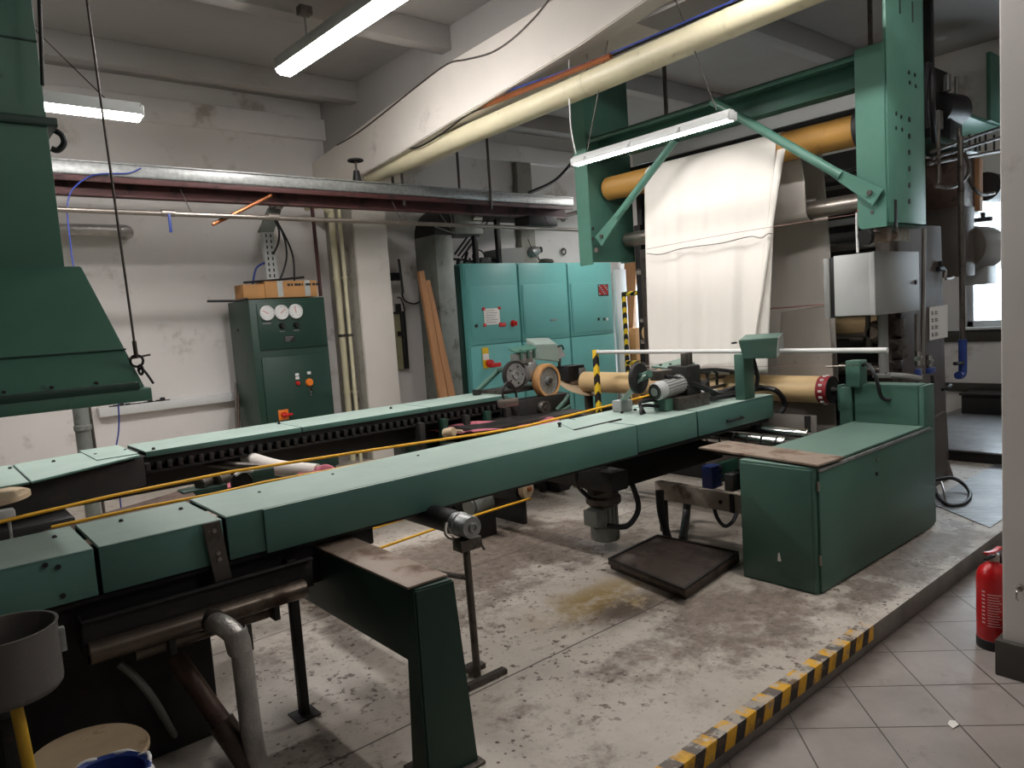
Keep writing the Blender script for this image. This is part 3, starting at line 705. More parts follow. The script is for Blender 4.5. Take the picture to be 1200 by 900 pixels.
MB().box((-1.1, 2.86, PZ), (.80, 4.1, .60), .015).out('dark_block_body', DARK, t); B((-1.1, 2.84, .56), (.82, 2.9, .61), .004).out('rim_bar', DARK, t)  # plain black block added to keep the space under the rail dark
# disc lid and blue bin
q = OZ(104, 884, .40)
r = (OZ(176, 868, .40) - q).length * .98
t = thing('lidded_drum', 'dark drum with a dirty beige round lid at the bottom left', 'drum', (q.x, q.y, PZ))
MB().lathe((q.x, q.y, .385), (0.05, -.03, 1), [(0, 0), (r * .96, 0), (r, .006), (r, .016), (r * .97, .022), (r * .93, .020), (0, .020)], 44).out('disc', CREAM, t)
MB().lathe((q.x, q.y, PZ), (0, 0, 1), [(0, 0), (r * .8, 0), (r * .84, .02), (r * .82, .26), (0, .27)], 32).out('drum', DARK, t)
q = OZ(122, 912, .47); r = .112
t = thing('blue_bin', 'blue plastic bin lined with a clear bag at the bottom edge of the picture', 'bin', (q.x, q.y, PZ))
MB().lathe((q.x, q.y, PZ), (0, 0, 1), [(0, 0), (r * .8, 0), (r * .82, .01), (r, .35), (r + .006, .36), (r, .368), (r - .01, .36), (r * .8, .03), (0, .03)], 36).out('bin_body', BLUE, t)
pts = [V((q.x + (r + .004 + .006 * math.sin(i * 2.3)) * math.cos(2 * PI * i / 30), q.y + (r + .004 + .006 * math.sin(i * 2.3)) * math.sin(2 * PI * i / 30), PZ + .362 + .006 * math.sin(i * 1.7))) for i in range(31)]
Tb(pts, .006, 8, 2).out('bag_rim', WHITE, t)

# ================================================================== guide roller on its stand
x, y = 1.745, 2.46
t = thing('guide_roller_stand', 'grey T-shaped roller stand behind the green support leg', 'roller stand', (x, y, PZ))
Tb([(x + .01, y, PZ), (x, y, .70)], .0165, 14, 0).out('post', IRON, t)
B((x - .055, y - .045, .685), (x + .055, y + .02, .735), .004).out('head_plate', IRON, t)
fa, fb = OZ(548, 811, PZ), OZ(594, 789, PZ)
d = (fb - fa).normalized(); nn = V((-d.y, d.x, 0)) * .03
MB().hexa([fa - nn * .3, fb - nn * .3, fb + nn, fa + nn], [p + V((0, 0, .025)) for p in (fa - nn * .3, fb - nn * .3, fb + nn, fa + nn)], .004).out('foot', IRON, t)
B((x - .03, y + .0, PZ + .02), (x + .06, y + .06, PZ + .045), .004).out('foot_clamp', IRON, t)
Tb([(x, y, .555), (x - .12, y + .05, .60)], .012, 8, 0).out('side_arm', IRON, t)
t = thing('guide_roller', 'dark roller with a pale grey end cap lying across the stand under the near rail', 'roller', (x, y + .3, .74))
MB().cyl((x, y + .06, .785), (x, y + 1.25, .785), .052, 24).out('roller_shell', DARK, t)
MB().lathe((x, y - .06, .785), (0, 1, 0), [(0, 0), (.012, 0), (.014, -.008), (.02, -.008), (.022, .002), (.046, .004), (.049, .012), (.049, .075), (.053, .08), (.053, .095), (.049, .1), (.049, .14), (0, .14)], 32).out('end_cap', GALV, t)
Tb([(x - .055, y + .05, .80), (x - .075, y + .03, .76), (x - .05, y + .01, .735)], .009, 8).out('clamp', STEEL, t)
tag(Tb([OZ(582, 575, .9) if False else V((1.95, 2.9, .80)), V((1.90, 2.62, .70)), V((1.87, 2.5, .64))], .006, 8, 0).out('thin_rod', DARK), 'thin black rod slanting down beside the grey roller end cap', 'rod')

# ================================================================== yellow ropes
gr = 'yellow ropes strung along the rails'
tag(Tb([OZ(-60, 628, .95), OZ(15, 608, .95), OZ(270, 553, .95), OZ(573, 507, .95), OZ(643, 493, .95), OZ(762, 463, 1.0)], .008, 8, 2).out('yellow_rope', YROPE), 'upper yellow rope running from the left edge past both rails to the roller', 'rope', gr)
tag(Tb([OZ(60, 618, .93), OZ(170, 594, .93), OZ(250, 579, .93), OZ(310, 565, .93), OZ(382, 552, .93), OZ(470, 534, .93)], .007, 8, 2).out('yellow_rope', YROPE), 'second yellow rope just behind the top edge of the near rail', 'rope', gr)
tag(Tb([OZ(330, 657, .42), OZ(413, 627, .42), OZ(573, 576, .42), OZ(640, 555, .42)], .008, 8, 2).out('yellow_rope', YROPE), 'yellow rope below the near rail, upper of the two near the floor', 'rope', gr)
tag(Tb([OZ(380, 668, .40), OZ(449, 641, .40), OZ(557, 604, .40), OZ(622, 584, .40)], .008, 8, 2).out('yellow_rope', YROPE), 'yellow rope below the near rail ending at the cream wheel', 'rope', gr)
q = OZ(8, 605, .95); tag(MB().box(q + V((-.06, -.03, -.02)), q + V((.03, .03, .03)), .008).box(q + V((.0, -.005, -.14)), q + V((.012, .005, 0)), .002).out('rope_clamp', WHITE), 'small white clamp holding the yellow rope at the left edge', 'clamp')
# idler wheel low down
c = OZ(619, 573, .40)
t = thing('idler_wheel', 'cream wheel with a rusty hub under the near rail where the lower yellow rope ends', 'wheel', c - V((0, 0, .29)))
MB().lathe(c, (.25, -1, 0), [(0, 0), (.018, .0), (.018, .022), (.0, .024)], 20).out('hub', COPPER, t)
MB().lathe(c, (-.25, 1, 0), [(0, 0), (.056, -.004), (.066, 0), (.069, .006), (.069, .04), (.064, .045), (0, .045)], 32).out('wheel_disc', CREAM, t)
MB().cyl(c + V((.02, .05, -.02)), c + V((-.02, .6, -.03)), .09, 24, bev=.02).out('roller_body', DARK, t)
B((c.x + .02, c.y + .1, PZ), (c.x + .06, c.y + .5, c.z - .05), .006).out('stand', DARK, t)
c = OZ(562, 588, .36); t = thing('pale_roller', 'dirty pale roller end on the floor left of the cream wheel', 'roller', (c.x, c.y, PZ))
MB().cyl(c + V((-.1, 0, -.02)), c + V((.12, .05, -.02)), .07, 20, bev=.015).out('roller_shell', GALV_D, t); B((c.x - .08, c.y - .05, PZ), (c.x + .1, c.y + .08, c.z - .07), .006).out('cradle', DARK, t)

# ================================================================== things between the rails
t = thing('brown_sheet', 'rusty brown steel sheet lying between the rails at the left', 'steel sheet', (.8, 3.8, .80))
MB().prism([OZ(50, 622, .83), OZ(200, 578, .83) , OZ(222, 570, .83), OZ(238, 592, .83), OZ(150, 650, .83), OZ(40, 680, .83)], (0, 0, -.02), .003).out('sheet', BROWNPL, t)
for sx in (.88, 1.12): B((sx, 3.5, PZ), (sx + .05, 3.55, .81), .004).out('trestle_leg', DARK, t)
q = OZ(2, 578, .98); tag(MB().lathe((q.x - .1, q.y, .95), (0, 0, 1), [(0, 0), (.2, 0), (.215, .006), (.215, .026), (.2, .032), (0, .032)], 36).out('round_plate', CREAM), 'pale round plate at the left edge in front of the far rail', 'plate')
t = thing('shaft_bearing', 'small dark double roller bearing between the rails beside the pink cloth', 'bearing', OZ(246, 570, .80))
c = OZ(238, 566, .86); d = OZ(258, 562, .86)
B(c + V((-.12, -.05, -.1)), d + V((.02, .06, -.02)), .006).out('plate', GREEN_D, t)
for q in (c, d): Cy(q + V((-.03, -.02, .0)), q + V((.05, .03, .0)), .035, 18, .006).out('roller_bearing', IRON, t)
B((c.x - .1, c.y, PZ), (c.x - .03, c.y + .08, .78), .004).out('post', DARK, t)
c = OZ(283, 565, .84)
t = thing('belt_pulley', 'dark pulley with a white bracket between the rails under the yellow ropes', 'pulley', c - V((0, 0, .3)))
MB().lathe(c, (-.35, -1, 0), [(0, .01), (.02, .01), (.02, 0), (.05, 0), (.058, .006), (.058, -.03), (0, -.03)], 26).out('wheel', DARK, t)
B(c + V((.0, .02, -.04)), c + V((.2, .06, .045)), .006).out('bracket', GREEN_D, t)
Tb([c + V((-.04, -.03, .05)), c + V((.0, -.03, .065)), c + V((.06, -.02, .055))], .01, 8).out('guard', WHITE, t)
B((c.x + .05, c.y + .03, PZ), (c.x + .12, c.y + .1, c.z - .03), .004).out('post', DARK, t)
t = thing('cloth_roll', 'grey and pink stained cloth draped over a shaft between the rails', 'cloth', OZ(330, 548, .75))
a, b, c = OZ(290, 537, .82), OZ(325, 548, .80), OZ(372, 553, .78)
Tb([a, b, c], .05, 14, 4).out('grey_roll', CLOTH2, t)
def drape(p, q, w, z, mat_, par, name='cloth_sheet', sag=.03):
    p, q, w = V(p), V(q), V(w)
    def fn(u, v):
        r = p + (q - p) * u + w * v; r.z += .012 * math.sin(9 * u + 5 * v) + .010 * math.sin(17 * v - 6 * u) - sag * math.sin(PI * v)
        return r
    o = MB().grid(fn, 24, 14).out(name, mat_, par); s = o.modifiers.new('Solidify', 'SOLIDIFY'); s.thickness = .006; return o
drape(OZ(345, 541, .82), OZ(392, 550, .82), V((-.12, -.35, -.03)), 0, PINK, t, 'pink_flap')
drape(OZ(222, 582, .78), OZ(300, 560, .78), V((.10, .28, .0)), 0, PINK, t, 'pink_flap')
Tb([a + V((-.25, .05, -.0)), c + V((.1, .0, .0))], .022, 10, 0).out('shaft', IRON, t)
for q in (a, c): B((q.x - .03, q.y + .02, PZ), (q.x + .03, q.y + .08, q.z - .02), .004).out('post', DARK, t)
t = thing('pink_tarp', 'flat pink cloth between the rails below the far wheel unit', 'cloth', OZ(600, 497, .8))
drape(OZ(555, 506, .80), OZ(700, 492, .80), V((-.05, .55, 0)), 0, PINK, t)
for dx in (0, .6): q = OZ(580, 502, .78); B((q.x + dx, q.y + .15, PZ), (q.x + dx + .05, q.y + .2, q.z - .03), .004).out('post', DARK, t)
q = OZ(521, 508, .84); tag(MB().lathe(q, (.3, -1, .2), [(0, .0), (.03, .0), (.036, .006), (.036, .08), (.03, .09), (0, .09)], 18).tube([q + V((.04, .03, -.02)), q + V((.1, .05, .0)), q + V((.2, .06, -.02))], .012, 8).out('wooden_pulley', CREAM), 'small cream pulley between the rails on the upper yellow rope', 'pulley')
t = FAR_RAIL
B((3.35, 4.4, .5), (4.5, 5.1, .80), .01).out('block', DARK, t)
for k in range(6): x = 3.0 + k * .22; B((x, 4.72, .42), (x + .05, 4.8, .88), .006).out('upright_plate', GREEN_D if k % 2 else DARK, t)
B((3.4, 4.5, PZ), (3.55, 4.9, .5), .006).out('foot', DARK, t); B((4.2, 4.5, PZ), (4.35, 4.9, .5), .006).out('foot', DARK, t)
# ================================================================== green console on the floor
t = thing('drive_console', 'green floor console with raised back at the right end of the near rail', 'machine cabinet', (4.25, 2.05, PZ))
CONSOLE = t
X0, X1, Y0, Y1, ZK = 3.48, 5.0, 1.80, 2.245, .785
k = MB(); k.box((X0, Y0 + .012, PZ), (X1, Y1, ZK - .006), .006)
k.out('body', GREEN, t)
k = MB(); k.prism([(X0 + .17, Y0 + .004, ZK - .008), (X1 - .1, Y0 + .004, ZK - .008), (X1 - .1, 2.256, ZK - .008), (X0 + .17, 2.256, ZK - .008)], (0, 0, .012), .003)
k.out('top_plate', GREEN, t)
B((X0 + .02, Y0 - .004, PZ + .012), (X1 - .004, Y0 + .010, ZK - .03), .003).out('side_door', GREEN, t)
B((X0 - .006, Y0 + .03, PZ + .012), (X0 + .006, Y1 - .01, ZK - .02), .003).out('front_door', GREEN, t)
B((X0 + .02, Y0 - .010, ZK - .028), (X1 - .06, Y0 + .004, ZK - .012), .002).out('door_trim', GALV, t)
for z in (.27, .66): Cy((X0 + .01, Y0 - .002, z), (X0 + .01, Y0 - .002, z + .05), .007, 10).out('hinge', STEEL, t)
for px, py in ((1027, 538), (1027, 555)): q = OY(px, py, Y0 - .004); Cy(q + V((0, -.006, 0)), q, .012, 12).out('lock', STEEL if py < 545 else DARK, t)
XR = 4.86
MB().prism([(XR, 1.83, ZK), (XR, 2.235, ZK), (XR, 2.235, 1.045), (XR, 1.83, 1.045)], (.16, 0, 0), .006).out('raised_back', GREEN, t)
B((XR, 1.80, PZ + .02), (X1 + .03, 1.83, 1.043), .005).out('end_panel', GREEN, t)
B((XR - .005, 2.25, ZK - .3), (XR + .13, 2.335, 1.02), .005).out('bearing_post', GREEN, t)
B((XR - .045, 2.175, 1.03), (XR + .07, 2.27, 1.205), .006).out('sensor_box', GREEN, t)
for yy in (2.19, 2.22, 2.25): Cy((XR - .05, yy, 1.18), (XR - .043, yy, 1.18), .006, 8).out('screw', STEEL, t)
MB().cyl((XR, 2.265, 1.165), (XR, 2.33, 1.165), .012, 12).use(STEEL).cyl((XR, 2.33, 1.163), (XR, 2.42, 1.16), .006, 10).out('red_gland', REDP, t)
Tb([(XR, 2.18, 1.17), (XR - .02, 2.13, 1.18), (XR - .05, 2.07, 1.10), (XR - .03, 2.05, .98), (XR - .01, 2.03, .95), (XR + .01, 2.0, .95)], .012, 8).out('black_cable', BLACK, t)
# brown plate across
pa = [OZ(818, 524, .80), OZ(852, 516, .80), OZ(990, 535, .80), OZ(958, 545, .80)]
tag(MB().prism(pa, (0, 0, -.012), .003).out('rusty_plate', RUSTY), 'rust-stained steel plate lying from the green console top to the near rail', 'steel plate')

# ---- control box on pole
c = OZ(1036, 442, 1.047)
t = thing('control_box', 'grey control box on a round grey pole standing on the green console', 'control box', c)
MB().lathe(c, (0, 0, 1), [(0, 0), (.072, 0), (.075, .004), (.075, .024), (.07, .028), (.035, .028), (.032, .034), (.032, .47), (0, .47)], 28).out('pole', MGREY, t)
for k in range(4): a = k * PI / 2 + .6; Cy(c + V((.058 * math.cos(a), .058 * math.sin(a), .028)), c + V((.058 * math.cos(a), .058 * math.sin(a), .036)), .008, 8).out('bolt', IRON, t)
yb = c.y - .15
a, b = OY(1025, 295, yb), OY(1076, 295, yb); zl = OY(1027, 369, yb).z
CTOP = a.z
B((a.x, yb + .02, zl), (b.x, yb + .27, a.z), .006).out('enclosure', LGREY, t)
B((a.x - .006, yb - .004, zl - .004), (b.x + .004, yb + .016, a.z + .004), .005).out('door', MGREY, t)
B((a.x - .01, yb + .0, zl), (a.x + .0, yb + .035, a.z), .003).out('door_edge', LGREY, t)
B((a.x + .01, yb + .27, zl), (b.x - .1, yb + .30, a.z - .01), .003).out('gap_seal', BLACK, t)
B((a.x - .0, yb + .30, zl - .01), (b.x - .1, yb + .34, a.z - .01), .004).out('rear_frame', MGREY, t)
q = OY(1072, 331, yb); Cy(q + V((0, -.012, 0)), q, .016, 16, .003).out('lock', BLACK, t)

# ================================================================== batch roller
p, q = V((4.93, 2.42, .99)), V((4.93, 4.80, .99))
t = thing('batch_roller', 'long pale wooden roller lying across behind both rail ends', 'roller', (4.93, 3.9, .88))
Cy(p + V((0, .06, 0)), q, .096, 36).out('roller_shell', WOOD, t)
k = MB().use(mat('dark_red_wrap', (150, 36, 46), .5)).cyl(p + V((0, .0, 0)), p + V((0, .075, 0)), .0975, 36); k.use(PAPER)
for i in range(14): a = i * 2 * PI / 14; c = p + V((0, .04, 0)) + V((math.cos(a), 0, math.sin(a))) * .0975; k.box(c - V((.008, .012, .008)), c + V((.008, .012, .008)), .002)
k2 = k.out('red_printed_wrap', None, t)
MB().lathe(p, (0, -1, 0), [(0, -.03), (.085, -.03), (.09, 0), (.097, .004), (.097, -.01), (.0975, -.01)], 36).lathe(p, (0, -1, 0), [(.09, .0), (.075, .002), (.03, .004), (.022, .02), (.018, .09), (0, .09)], 28).out('end_flange', DARK, t)
for y in (2.44, 4.78): B((4.9, y - .02 if y > 3 else 2.34, .85 if y < 3 else PZ), (4.98, y + .02 if y > 3 else 2.37, 1.03 if y < 3 else .9), .005).out('bearing_block', GREEN if y < 3 else IRON, t)

# ================================================================== rollers below the near rail end
def roller(name, label, p, q, r, m, grp=None, journal=.02, rings=0, mount=True):
    p, q = V(p), V(q); d = (q - p).normalized(); t = thing(name, label, 'roller', (p + q) / 2 - V((0, 0, r)), grp)
    MB().lathe(p, d, [(0, 0), (r * .9, 0), (r, r * .12), (r, (q - p).length - r * .12), (r * .9, (q - p).length), (0, (q - p).length)], 30).out('roller_shell', m, t)
    Cy(p - d * .09, p, journal, 14).out('journal', IRON, t); Cy(q, q + d * .09, journal, 14).out('journal', IRON, t)
    if rings:
        L = (q - p).length
        for i in range(rings):
            c = p + d * (L * (i + .5) / rings)
            MB().lathe(c, d, [(r, -.006), (r + .004, -.004), (r + .004, .004), (r, .006)], 30).out('spiral_groove', DARK, t)
    return t
a, b = OZ(958, 508, .78), OZ(876, 499, .80)
xr = 4.46
roller('chrome_roller', 'smooth chromed roller between the near rail end and the green console', (xr, 2.35, .75), (xr, 4.6, .75), .042, CHROME)
xr = 4.17
roller('spreader_roller', 'chromed spreader roller with grooves below the near rail end', (xr, 2.35, .745), (xr, 4.6, .745), .04, CHROME, rings=22)
tag(MB().box((4.28, 2.30, .70), (4.35, 4.6, .74), .004).out('roller_beam', DARK), 'dark crossbar between the two chromed rollers', 'bar')
t = thing('roller_bed', 'black steel framework under the near rail end carrying the rollers', 'machine frame', (3.9, 3.4, PZ))
f = MB(); f.box((3.5, 2.30, .58), (4.7, 2.36, .68), .006); f.box((3.2, 3.1, .5), (4.6, 3.16, .68), .006); f.box((3.15, 2.9, .56), (3.3, 4.7, .68), .008); f.box((4.42, 2.3, .56), (4.5, 4.7, .70), .008)
f.box((4.3, 4.55, PZ), (4.42, 4.68, .7), .006); f.box((3.15, 4.55, PZ), (3.27, 4.68, .7), .006); f.box((4.55, 2.34, PZ), (4.66, 2.44, .7), .006)
f.out('frame', DARK, t)
# light channel and black hoses below
a, b, c, d = OY(765, 575, 3.12), OY(862, 600, 3.12), OY(866, 572, 3.12), OY(775, 565, 3.12)
t = thing('steel_channel', 'worn pale steel channel low under the near rail left of the green console', 'beam', (3.87, 2.75, PZ))
zl = .30
B((3.84, 2.36, .345), (3.90, 3.14, .465), .004).out('channel', mat('pale_worn_channel', (176, 166, 152), .6, .1, var=.14, scale=6, dirt=((118, 102, 88), .25, 8)), t)
for y, z in ((2.62, .40), (2.42, .43), (2.42, .375)): Cy((3.835, y, z), (3.842, y, z), .014, 12).out('bolt_hole', DARK, t)
B((3.83, 2.52, .345), (3.84, 2.55, .465), .002).out('joint_strip', DARK, t)
for y in (2.40, 3.08): B((3.86, y, PZ), (3.90, y + .05, .35), .004).out('foot', DARK, t)
gh = 'black hoses below the near rail'
tag(Tb([OY(741, 568, 3.0), OY(748, 590, 3.0), OY(745, 605, 3.0), OY(733, 617, 3.0), OY(712, 616, 3.1)], .018, 10).out('black_hose', BLACK), 'black hose curving into the hanging gear motor', 'hose', gh)
tag(Tb([OY(773, 575, 2.95), OY(775, 600, 2.95), OZ(783, 632, PZ + .02)], .028, 10).out('black_hose', BLACK), 'thick black hose standing behind the steel plates, left one', 'hose', gh)
tag(Tb([OY(806, 580, 3.1), OY(804, 605, 3.1), OZ(800, 634, PZ + .02)], .028, 10).out('black_hose', BLACK), 'thick black hose standing behind the steel plates, right one', 'hose', gh)
tag(Tb([OY(836, 572, 2.72), OY(838, 600, 2.72), OY(848, 616, 2.72), OY(858, 612, 2.72), OY(864, 600, 2.72)], .013, 10).out('black_hose', BLACK), 'black hose loop hanging over the pale steel channel', 'hose', gh)
tag(Tb([OY(673, 550, 3.2), OY(678, 570, 3.2), OY(690, 583, 3.2)], .014, 10).out('black_hose', BLACK), 'short black hose left of the hanging gear motor', 'hose', gh)
c = OY(834, 558, 2.6)
t = thing('blue_valve_block', 'small blue valve block with silver screws under the rail beside the console', 'valve', c - V((0, 0, .06)))
B(c - V((.05, .04, .07)), c + V((.05, .04, .07)), .008).out('valve_body', BLUE, t)
for dz in (-.05, -.015, .02, .055): Cy(c + V((.03, -.055, dz)), c + V((.03, -.04, dz)), .009, 10).out('screw', STEEL, t)
B(c + V((.05, .0, -.06)), c + V((.3, .04, .06)), .006).out('mounting_plate', GREEN_D, t)
# hanging gear motor
t = thing('gear_motor', 'grey gear motor hanging upright under the near rail', 'motor', OY(708, 633, 3.2))
c = OY(708, 600, 3.2); ztop = OY(708, 548, 3.2).z; zb = OY(708, 632, 3.2).z
H = ztop - zb
MB().lathe((c.x, c.y, zb), (0, 0, 1), [(0, 0), (.085, 0), (.095, .01), (.095, .09), (.088, .095), (.088, .26 * H / .5), (0, .26 * H / .5)], 26).out('fan_cowl', GALV_D, t)
z = zb + H * .52
k = MB()
for i in range(18): a = 2 * PI * i / 18; k.box((c.x + .085 * math.cos(a) - .004, c.y + .085 * math.sin(a) - .004, zb + .09), (c.x + .085 * math.cos(a) + .004, c.y + .085 * math.sin(a) + .004, z - .02), 0)
k.cyl((c.x, c.y, zb + .05), (c.x, c.y, z), .08, 24); k.out('motor_body', IRON, t)
B((c.x - .155, c.y - .08, zb + .12), (c.x - .075, c.y + .04, z - .02), .008).out('terminal_box', GALV_D, t)
MB().lathe((c.x, c.y, z - .01), (0, 0, 1), [(0, 0), (.10, 0), (.115, .015), (.115, .05), (.10, .065), (.10, .10), (.085, .11), (0, .11)], 28).out('gear_housing', IRON, t)
B((c.x - .1, c.y - .08, z + .09), (c.x + .07, c.y + .08, ztop + .02), .012).out('gear_head', IRON, t)
B((c.x - .22, c.y - .02, ztop - .09), (c.x - .09, c.y + .05, ztop), .006).out('flange_plate', RUSTY, t)
MB().lathe((c.x + .01, c.y - .085, ztop - .04), (0, -1, 0), [(.02, 0), (.045, .0), (.045, .012), (.028, .014), (.026, 0)], 20).out('bearing_ring', DARK, t)
B((c.x - .02, c.y - .03, ztop), (c.x + .06, c.y + .1, .80), .006).out('mounting_column', DARK, t)
# white ledge seen under the rail, far floor strip
# steel plates on the floor
gp = 'steel plates stacked on the platform'
P4 = [OZ(712, 654, .195), OZ(802, 690, .195), OZ(866, 646, .195), OZ(770, 626, .195)]
def plate(ps, z0, z1, label):
    t = thing('steel_plate', label, 'plate', (sum((p.x for p in ps)) / 4, sum((p.y for p in ps)) / 4, z0), gp)
    MB().prism([(p.x, p.y, z1) for p in ps], (0, 0, z0 - z1), .004).out('plate_body', PLATE, t)
    cc = sum(ps, V()) / 4
    r = MB()
    for a, b in zip(ps, ps[1:] + ps[:1]): r.hexa([V((a.x, a.y, z1)), V((b.x, b.y, z1)), V((b.x, b.y, z1)).lerp(V((cc.x, cc.y, z1)), .05), V((a.x, a.y, z1)).lerp(V((cc.x, cc.y, z1)), .05)],
        [V((a.x, a.y, z1 + .008)), V((b.x, b.y, z1 + .008)), V((b.x, b.y, z1 + .008)).lerp(V((cc.x, cc.y, z1 + .008)), .05), V((a.x, a.y, z1 + .008)).lerp(V((cc.x, cc.y, z1 + .008)), .05)])
    r.out('raised_rim', DARK, t)
sh = V((.06, -.02, 0))
plate([p + V((.05, .03, 0)) for p in P4], PZ, .145, 'lower of two dark steel plates stacked on the floor left of the green console')
plate(P4, .155, .187, 'upper dark rimmed steel plate stacked on the floor left of the green console')

# ================================================================== drive unit on the near rail
yc = 2.98
t = thing('edge_drive_unit', 'motor drive unit with grey motor and hoses on top of the near rail', 'drive unit', (3.95, yc, ZT))
c = OY(768, 459, 2.90)            # motor face centre
r = .059
MD = V((.95, -.04, .10)).normalized()
MB().lathe(c, MD, [(0, -.01), (r * .5, -.012), (r * .86, -.004), (r, .012), (r, .06), (r * .96, .065), (r * .96, .26), (0, .26)], 28).out('motor', LGREY, t)
kk = MB()
d = MD; u = d.orthogonal().normalized(); w_ = d.cross(u)
for i in range(20): a = 2 * PI * i / 20; e = (u * math.cos(a) + w_ * math.sin(a)); kk.tube([c + e * r * .99 + d * .07, c + e * r * .99 + d * .25], .004, 4, 0)
kk.out('cooling_fins', MGREY, t)
MB().torus(c - d * .008, d, r * .55, .006).torus(c - d * .006, d, r * .75, .005).out('fan_grille', DARK, t)
B(c + V((.06, .0, .06)), c + V((.19, .09, .125)), .008).out('terminal_box', IRON, t)
g = c + d * .27
B(g + V((-.03, -.06, -.1)), g + V((.12, .10, .11)), .012).out('gearbox', DARK, t)
B(g + V((.0, -.03, .10)), g + V((.03, .01, .19)), .005).out('strut', IRON, t); B(g + V((.09, .0, .10)), g + V((.12, .04, .19)), .005).out('strut', IRON, t)
h = OY(799, 427, 3.02)
MB().prism([h + V((-.17, -.02, -.01)), h + V((.12, -.02, .0)), h + V((.22, .12, .035)), h + V((-.13, .16, .0))], (0, 0, -.012), .003).out('cover_plate', GREEN, t)
for dx, dy in ((-.06, .05), (.06, .06), (-.1, .1), (.1, .02)): Cy(h + V((dx, dy, -.005)), h + V((dx, dy, .012)), .01, 8).out('screw', IRON, t)
B((g.x - .15, g.y - .08, ZT), (g.x + .18, g.y + .10, g.z - .08), .006).out('base_plate', IRON, t)
B((c.x + .05, c.y - .04, ZT), (c.x + .2, c.y + .06, c.z - .055), .006).out('motor_foot', GREEN, t)
q = OY(829, 461, 2.92)
B((q.x - .07, q.y - .04, ZT), (q.x + .07, q.y + .05, ZT + .075), .006).out('junction_box', LGREY, t)
Tb([(q.x - .07, q.y, ZT + .03), (q.x - .25, q.y + .02, ZT + .02), (q.x - .45, q.y - .02, ZT + .02), (q.x - .62, q.y + .04, ZT + .05), (q.x - .68, q.y + .02, ZT + .03), (q.x - .69, q.y + .01, ZT)], .011, 8).out('hose', BLACK, t)
Tb([(q.x - .07, q.y + .02, ZT + .035), (q.x - .35, q.y + .0, ZT + .018), (q.x - .55, q.y + .02, ZT + .075), (q.x - .65, q.y + .05, ZT + .07), (q.x - .645, q.y + .02, ZT)], .011, 8).out('hose', BLACK, t)
# measuring disc with green arm left of motor
c2 = OY(747.5, 443, 2.98)
MB().lathe(c2, (.1, -1, 0), [(0, .0), (.04, 0), (.05, -.008), (.09, -.01), (.099, -.004), (.099, .014), (.092, .02), (.0, .02)], 36).out('disc_brush', DARK, t)
f_ = OZ(729, 482, ZT)
MB().hexa([f_ + V((-.04, -.02, .06)), f_ + V((.03, -.02, .06)), f_ + V((.03, .01, .06)), f_ + V((-.04, .01, .06))], [c2 + V((-.045, -.10, .02)), c2 + V((.015, -.10, .05)), c2 + V((.015, -.07, .05)), c2 + V((-.045, -.07, .02))], .006).out('swing_arm', PALEGREEN, t)
B(f_ + V((-.05, -.04, 0)), f_ + V((.06, .04, .075)), .006).out('arm_block', LGREY, t)
for dx in (-.07, .06): Cy((f_.x + dx, f_.y - .06, ZT), (f_.x + dx, f_.y - .06, ZT + .012), .01, 8).out('bolt', DARK, t)
Cy(c2 + V((-.01, -.105, .03)), c2 + V((.0, -.01, 0)), .024, 14).out('disc_hub', GREEN, t)
# tan wheel behind
c3 = OY(783, 452, 3.24)
MB().lathe(c3, (.2, -1, 0), [(.10, 0), (.128, .0), (.136, -.01), (.136, -.05), (.128, -.06), (.10, -.06)], 40).out('tan_wheel', TAN, t)
MB().cyl(c3 + V((-.01, .02, 0)), c3 + V((-.03, .06, 0)), .10, 28).out('wheel_web', DARK, t)
Tb([c3 + V((.0, .03, 0)), g + V((.1, .1, 0))], .02, 10, 0).out('wheel_axle', IRON, t)
# control head on the stem at the rail end
e0 = OY(886, 450, 2.95)
sx = 4.25
t2 = thing('operator_console', 'green sloping control head on a stem at the end of the near rail', 'control box', (sx, 2.72, ZT))
lf = OY(879, 450, 2.71); tp = OY(885, 418, 2.71)
B((lf.x - .075, 2.705, ZT), (lf.x + .05, 2.78, tp.z + .03), .006).out('stem', GREEN, t2)
yh = 2.61
A0, A1, A2, A3 = OY(871, 421, yh), OY(909, 420, yh), OY(911, 396, yh), OY(865, 399, yh)
R1_, R2_ = OY(918.5, 409, yh + .09), OY(917, 389.5, yh + .09)
bl_, bt_ = R1_ - A1, R2_ - A2
MB().hexa([A0, A1, R1_, A0 + bl_], [A3, A2, R2_, A3 + bt_], .004).out('head_box', GREEN, t2)
n_ = V((.006, -.003, 0))
MB().hexa([A1.lerp(R1_, .06), A1.lerp(R1_, .06) + n_, A1.lerp(R1_, .97) + n_, A1.lerp(R1_, .97)], [A2.lerp(R2_, .06), A2.lerp(R2_, .06) + n_, A2.lerp(R2_, .97) + n_, A2.lerp(R2_, .97)], .001).out('side_panel', LGREY, t2)
MB().box(A3 + V((-.035, .01, -.02)), A3 + V((.005, .03, -.008)), .003).out('toggle', BLACK, t2)
Tb([(lf.x + .075, 2.73, tp.z), (lf.x + .10, 2.72, tp.z - .1), (lf.x + .11, 2.72, ZT + .12), (lf.x + .09, 2.74, ZT + .05), (lf.x + .0, 2.79, ZT + .03), (lf.x - .25, 2.83, ZT + .03), (lf.x - .45, 2.88, ZT + .02)], .014, 10).out('hose', BLACK, t2)
